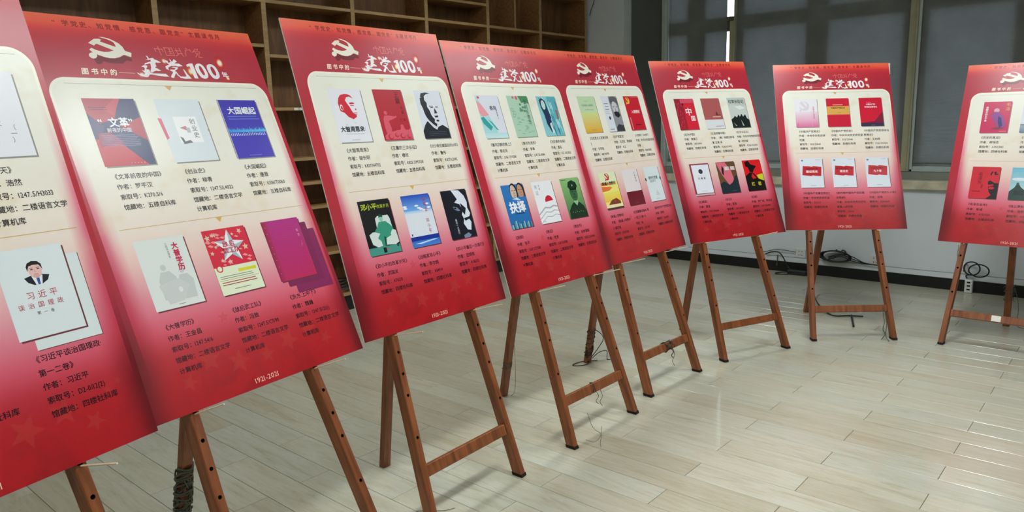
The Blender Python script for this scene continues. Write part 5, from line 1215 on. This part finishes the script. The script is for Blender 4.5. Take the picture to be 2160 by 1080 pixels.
b.tube(spline([(-2.78, YW-0.03, 0.155), (-2.72, YW-0.035, 0.180), (-2.65, YW-0.035, 0.182), (-2.60, YW-0.04, 0.13), (-2.56, YW-0.05, 0.06), (-2.50, YW-0.07, 0.02)], 5), 0.0055, 6)
b.tube(spline([(-2.46, YW-0.07, 0.02), (-2.52, YW-0.16, 0.008), (-2.62, YW-0.18, 0.007), (-2.60, YW-0.09, 0.007), (-2.52, YW-0.07, 0.010)], 5), 0.005, 6)
tag(b.obj('cable', M_cable), 'black cable hanging from the wall ledge to the floor left of the wall socket', 'cable')
b = MB(); b.rbox(-2.53, YW-0.13, 0.001, -2.36, YW-0.07, 0.042, 0.004); pb = b.obj('power_adapter', M_dark); tag(pb, 'dark power adapter on the floor against the black skirting', 'adapter')
b = MB(); b.tube([(-2.668, YW-0.02, 0.155), (-2.668, YW-0.022, 0.07)], 0.004, 6); b.tube([(-2.668, YW-0.022, 0.07), (-2.67, YW-0.022, 0.048)], 0.008, 6)
tag(b.obj('plug_tail', M_wire), 'short grey plug tail hanging over the skirting', 'cable')
# two loops of cable and the white block by the rightmost easel
b = MB()
b.tube(spline([(-1.075 + 0.057*math.cos(a*PI/7 + 2.2), YW - 0.02 - 0.0016*a, 0.200 + 0.055*math.sin(a*PI/7 + 2.2)) for a in range(15)], 2), 0.0055, 6)
b.tube(spline([(-1.022 + 0.070*math.cos(a*PI/7 + 3.6), YW - 0.045 - 0.001*a, 0.190 + 0.052*math.sin(a*PI/7 + 3.6)) for a in range(15)], 2), 0.0055, 6)
b.tube(spline([(-1.07, YW-0.03, 0.150), (-1.11, YW-0.04, 0.140), (-1.10, YW-0.035, 0.115)], 4), 0.005, 6)
tag(b.obj('cable_loops', M_cable), 'two loops of black cable hanging from the socket by the rightmost easel', 'cable')
b = MB(); b.rbox(-1.112, YW-0.062, 0.001, -1.058, YW-0.016, 0.108, 0.004); pb = b.obj('power_block', M_plastic); tag(pb, 'white power block standing in front of the black skirting', 'adapter')
b = MB()
for z in (0.03, 0.06, 0.088): b.rbox(-1.096, YW-0.0628, z-0.006, -1.072, YW-0.0618, z+0.006, 0.0002)
b.obj('slot', M_hole, pb)
q0 = EW(7, -0.205, 0.25, 0.66)
b = MB(); b.tube(spline([(-1.08, 6.25, 0.42), (-1.075, 6.27, 0.30), (-1.085, 6.29, 0.18), (-1.10, 6.28, 0.08), (-1.115, 6.24, 0.004)], 5), 0.004, 6); 
b.tube(spline([(-0.905, 5.23, 0.64), (-0.95, 5.5, 0.60), (-1.03, 6.0, 0.50), (-1.08, 6.25, 0.42)], 4), 0.003, 6)
tag(b.obj('cord', M_cord), 'pale cord hanging behind the left leg of the rightmost easel', 'cord')
# small litter on the floor
b = MB(); b.tube(spline([(-2.03, 1.72, 0.0025), (-2.00, 1.75, 0.003), (-1.95, 1.79, 0.0028), (-1.93, 1.83, 0.0025)], 4), 0.0011, 5)
tag(b.obj('bent_pin', M_wire), 'tiny bent wire lying on the floor behind the front left easel', 'wire')
# grubby scuffs on the wall are in the plaster; keep transforms current
bpy.context.view_layer.update()
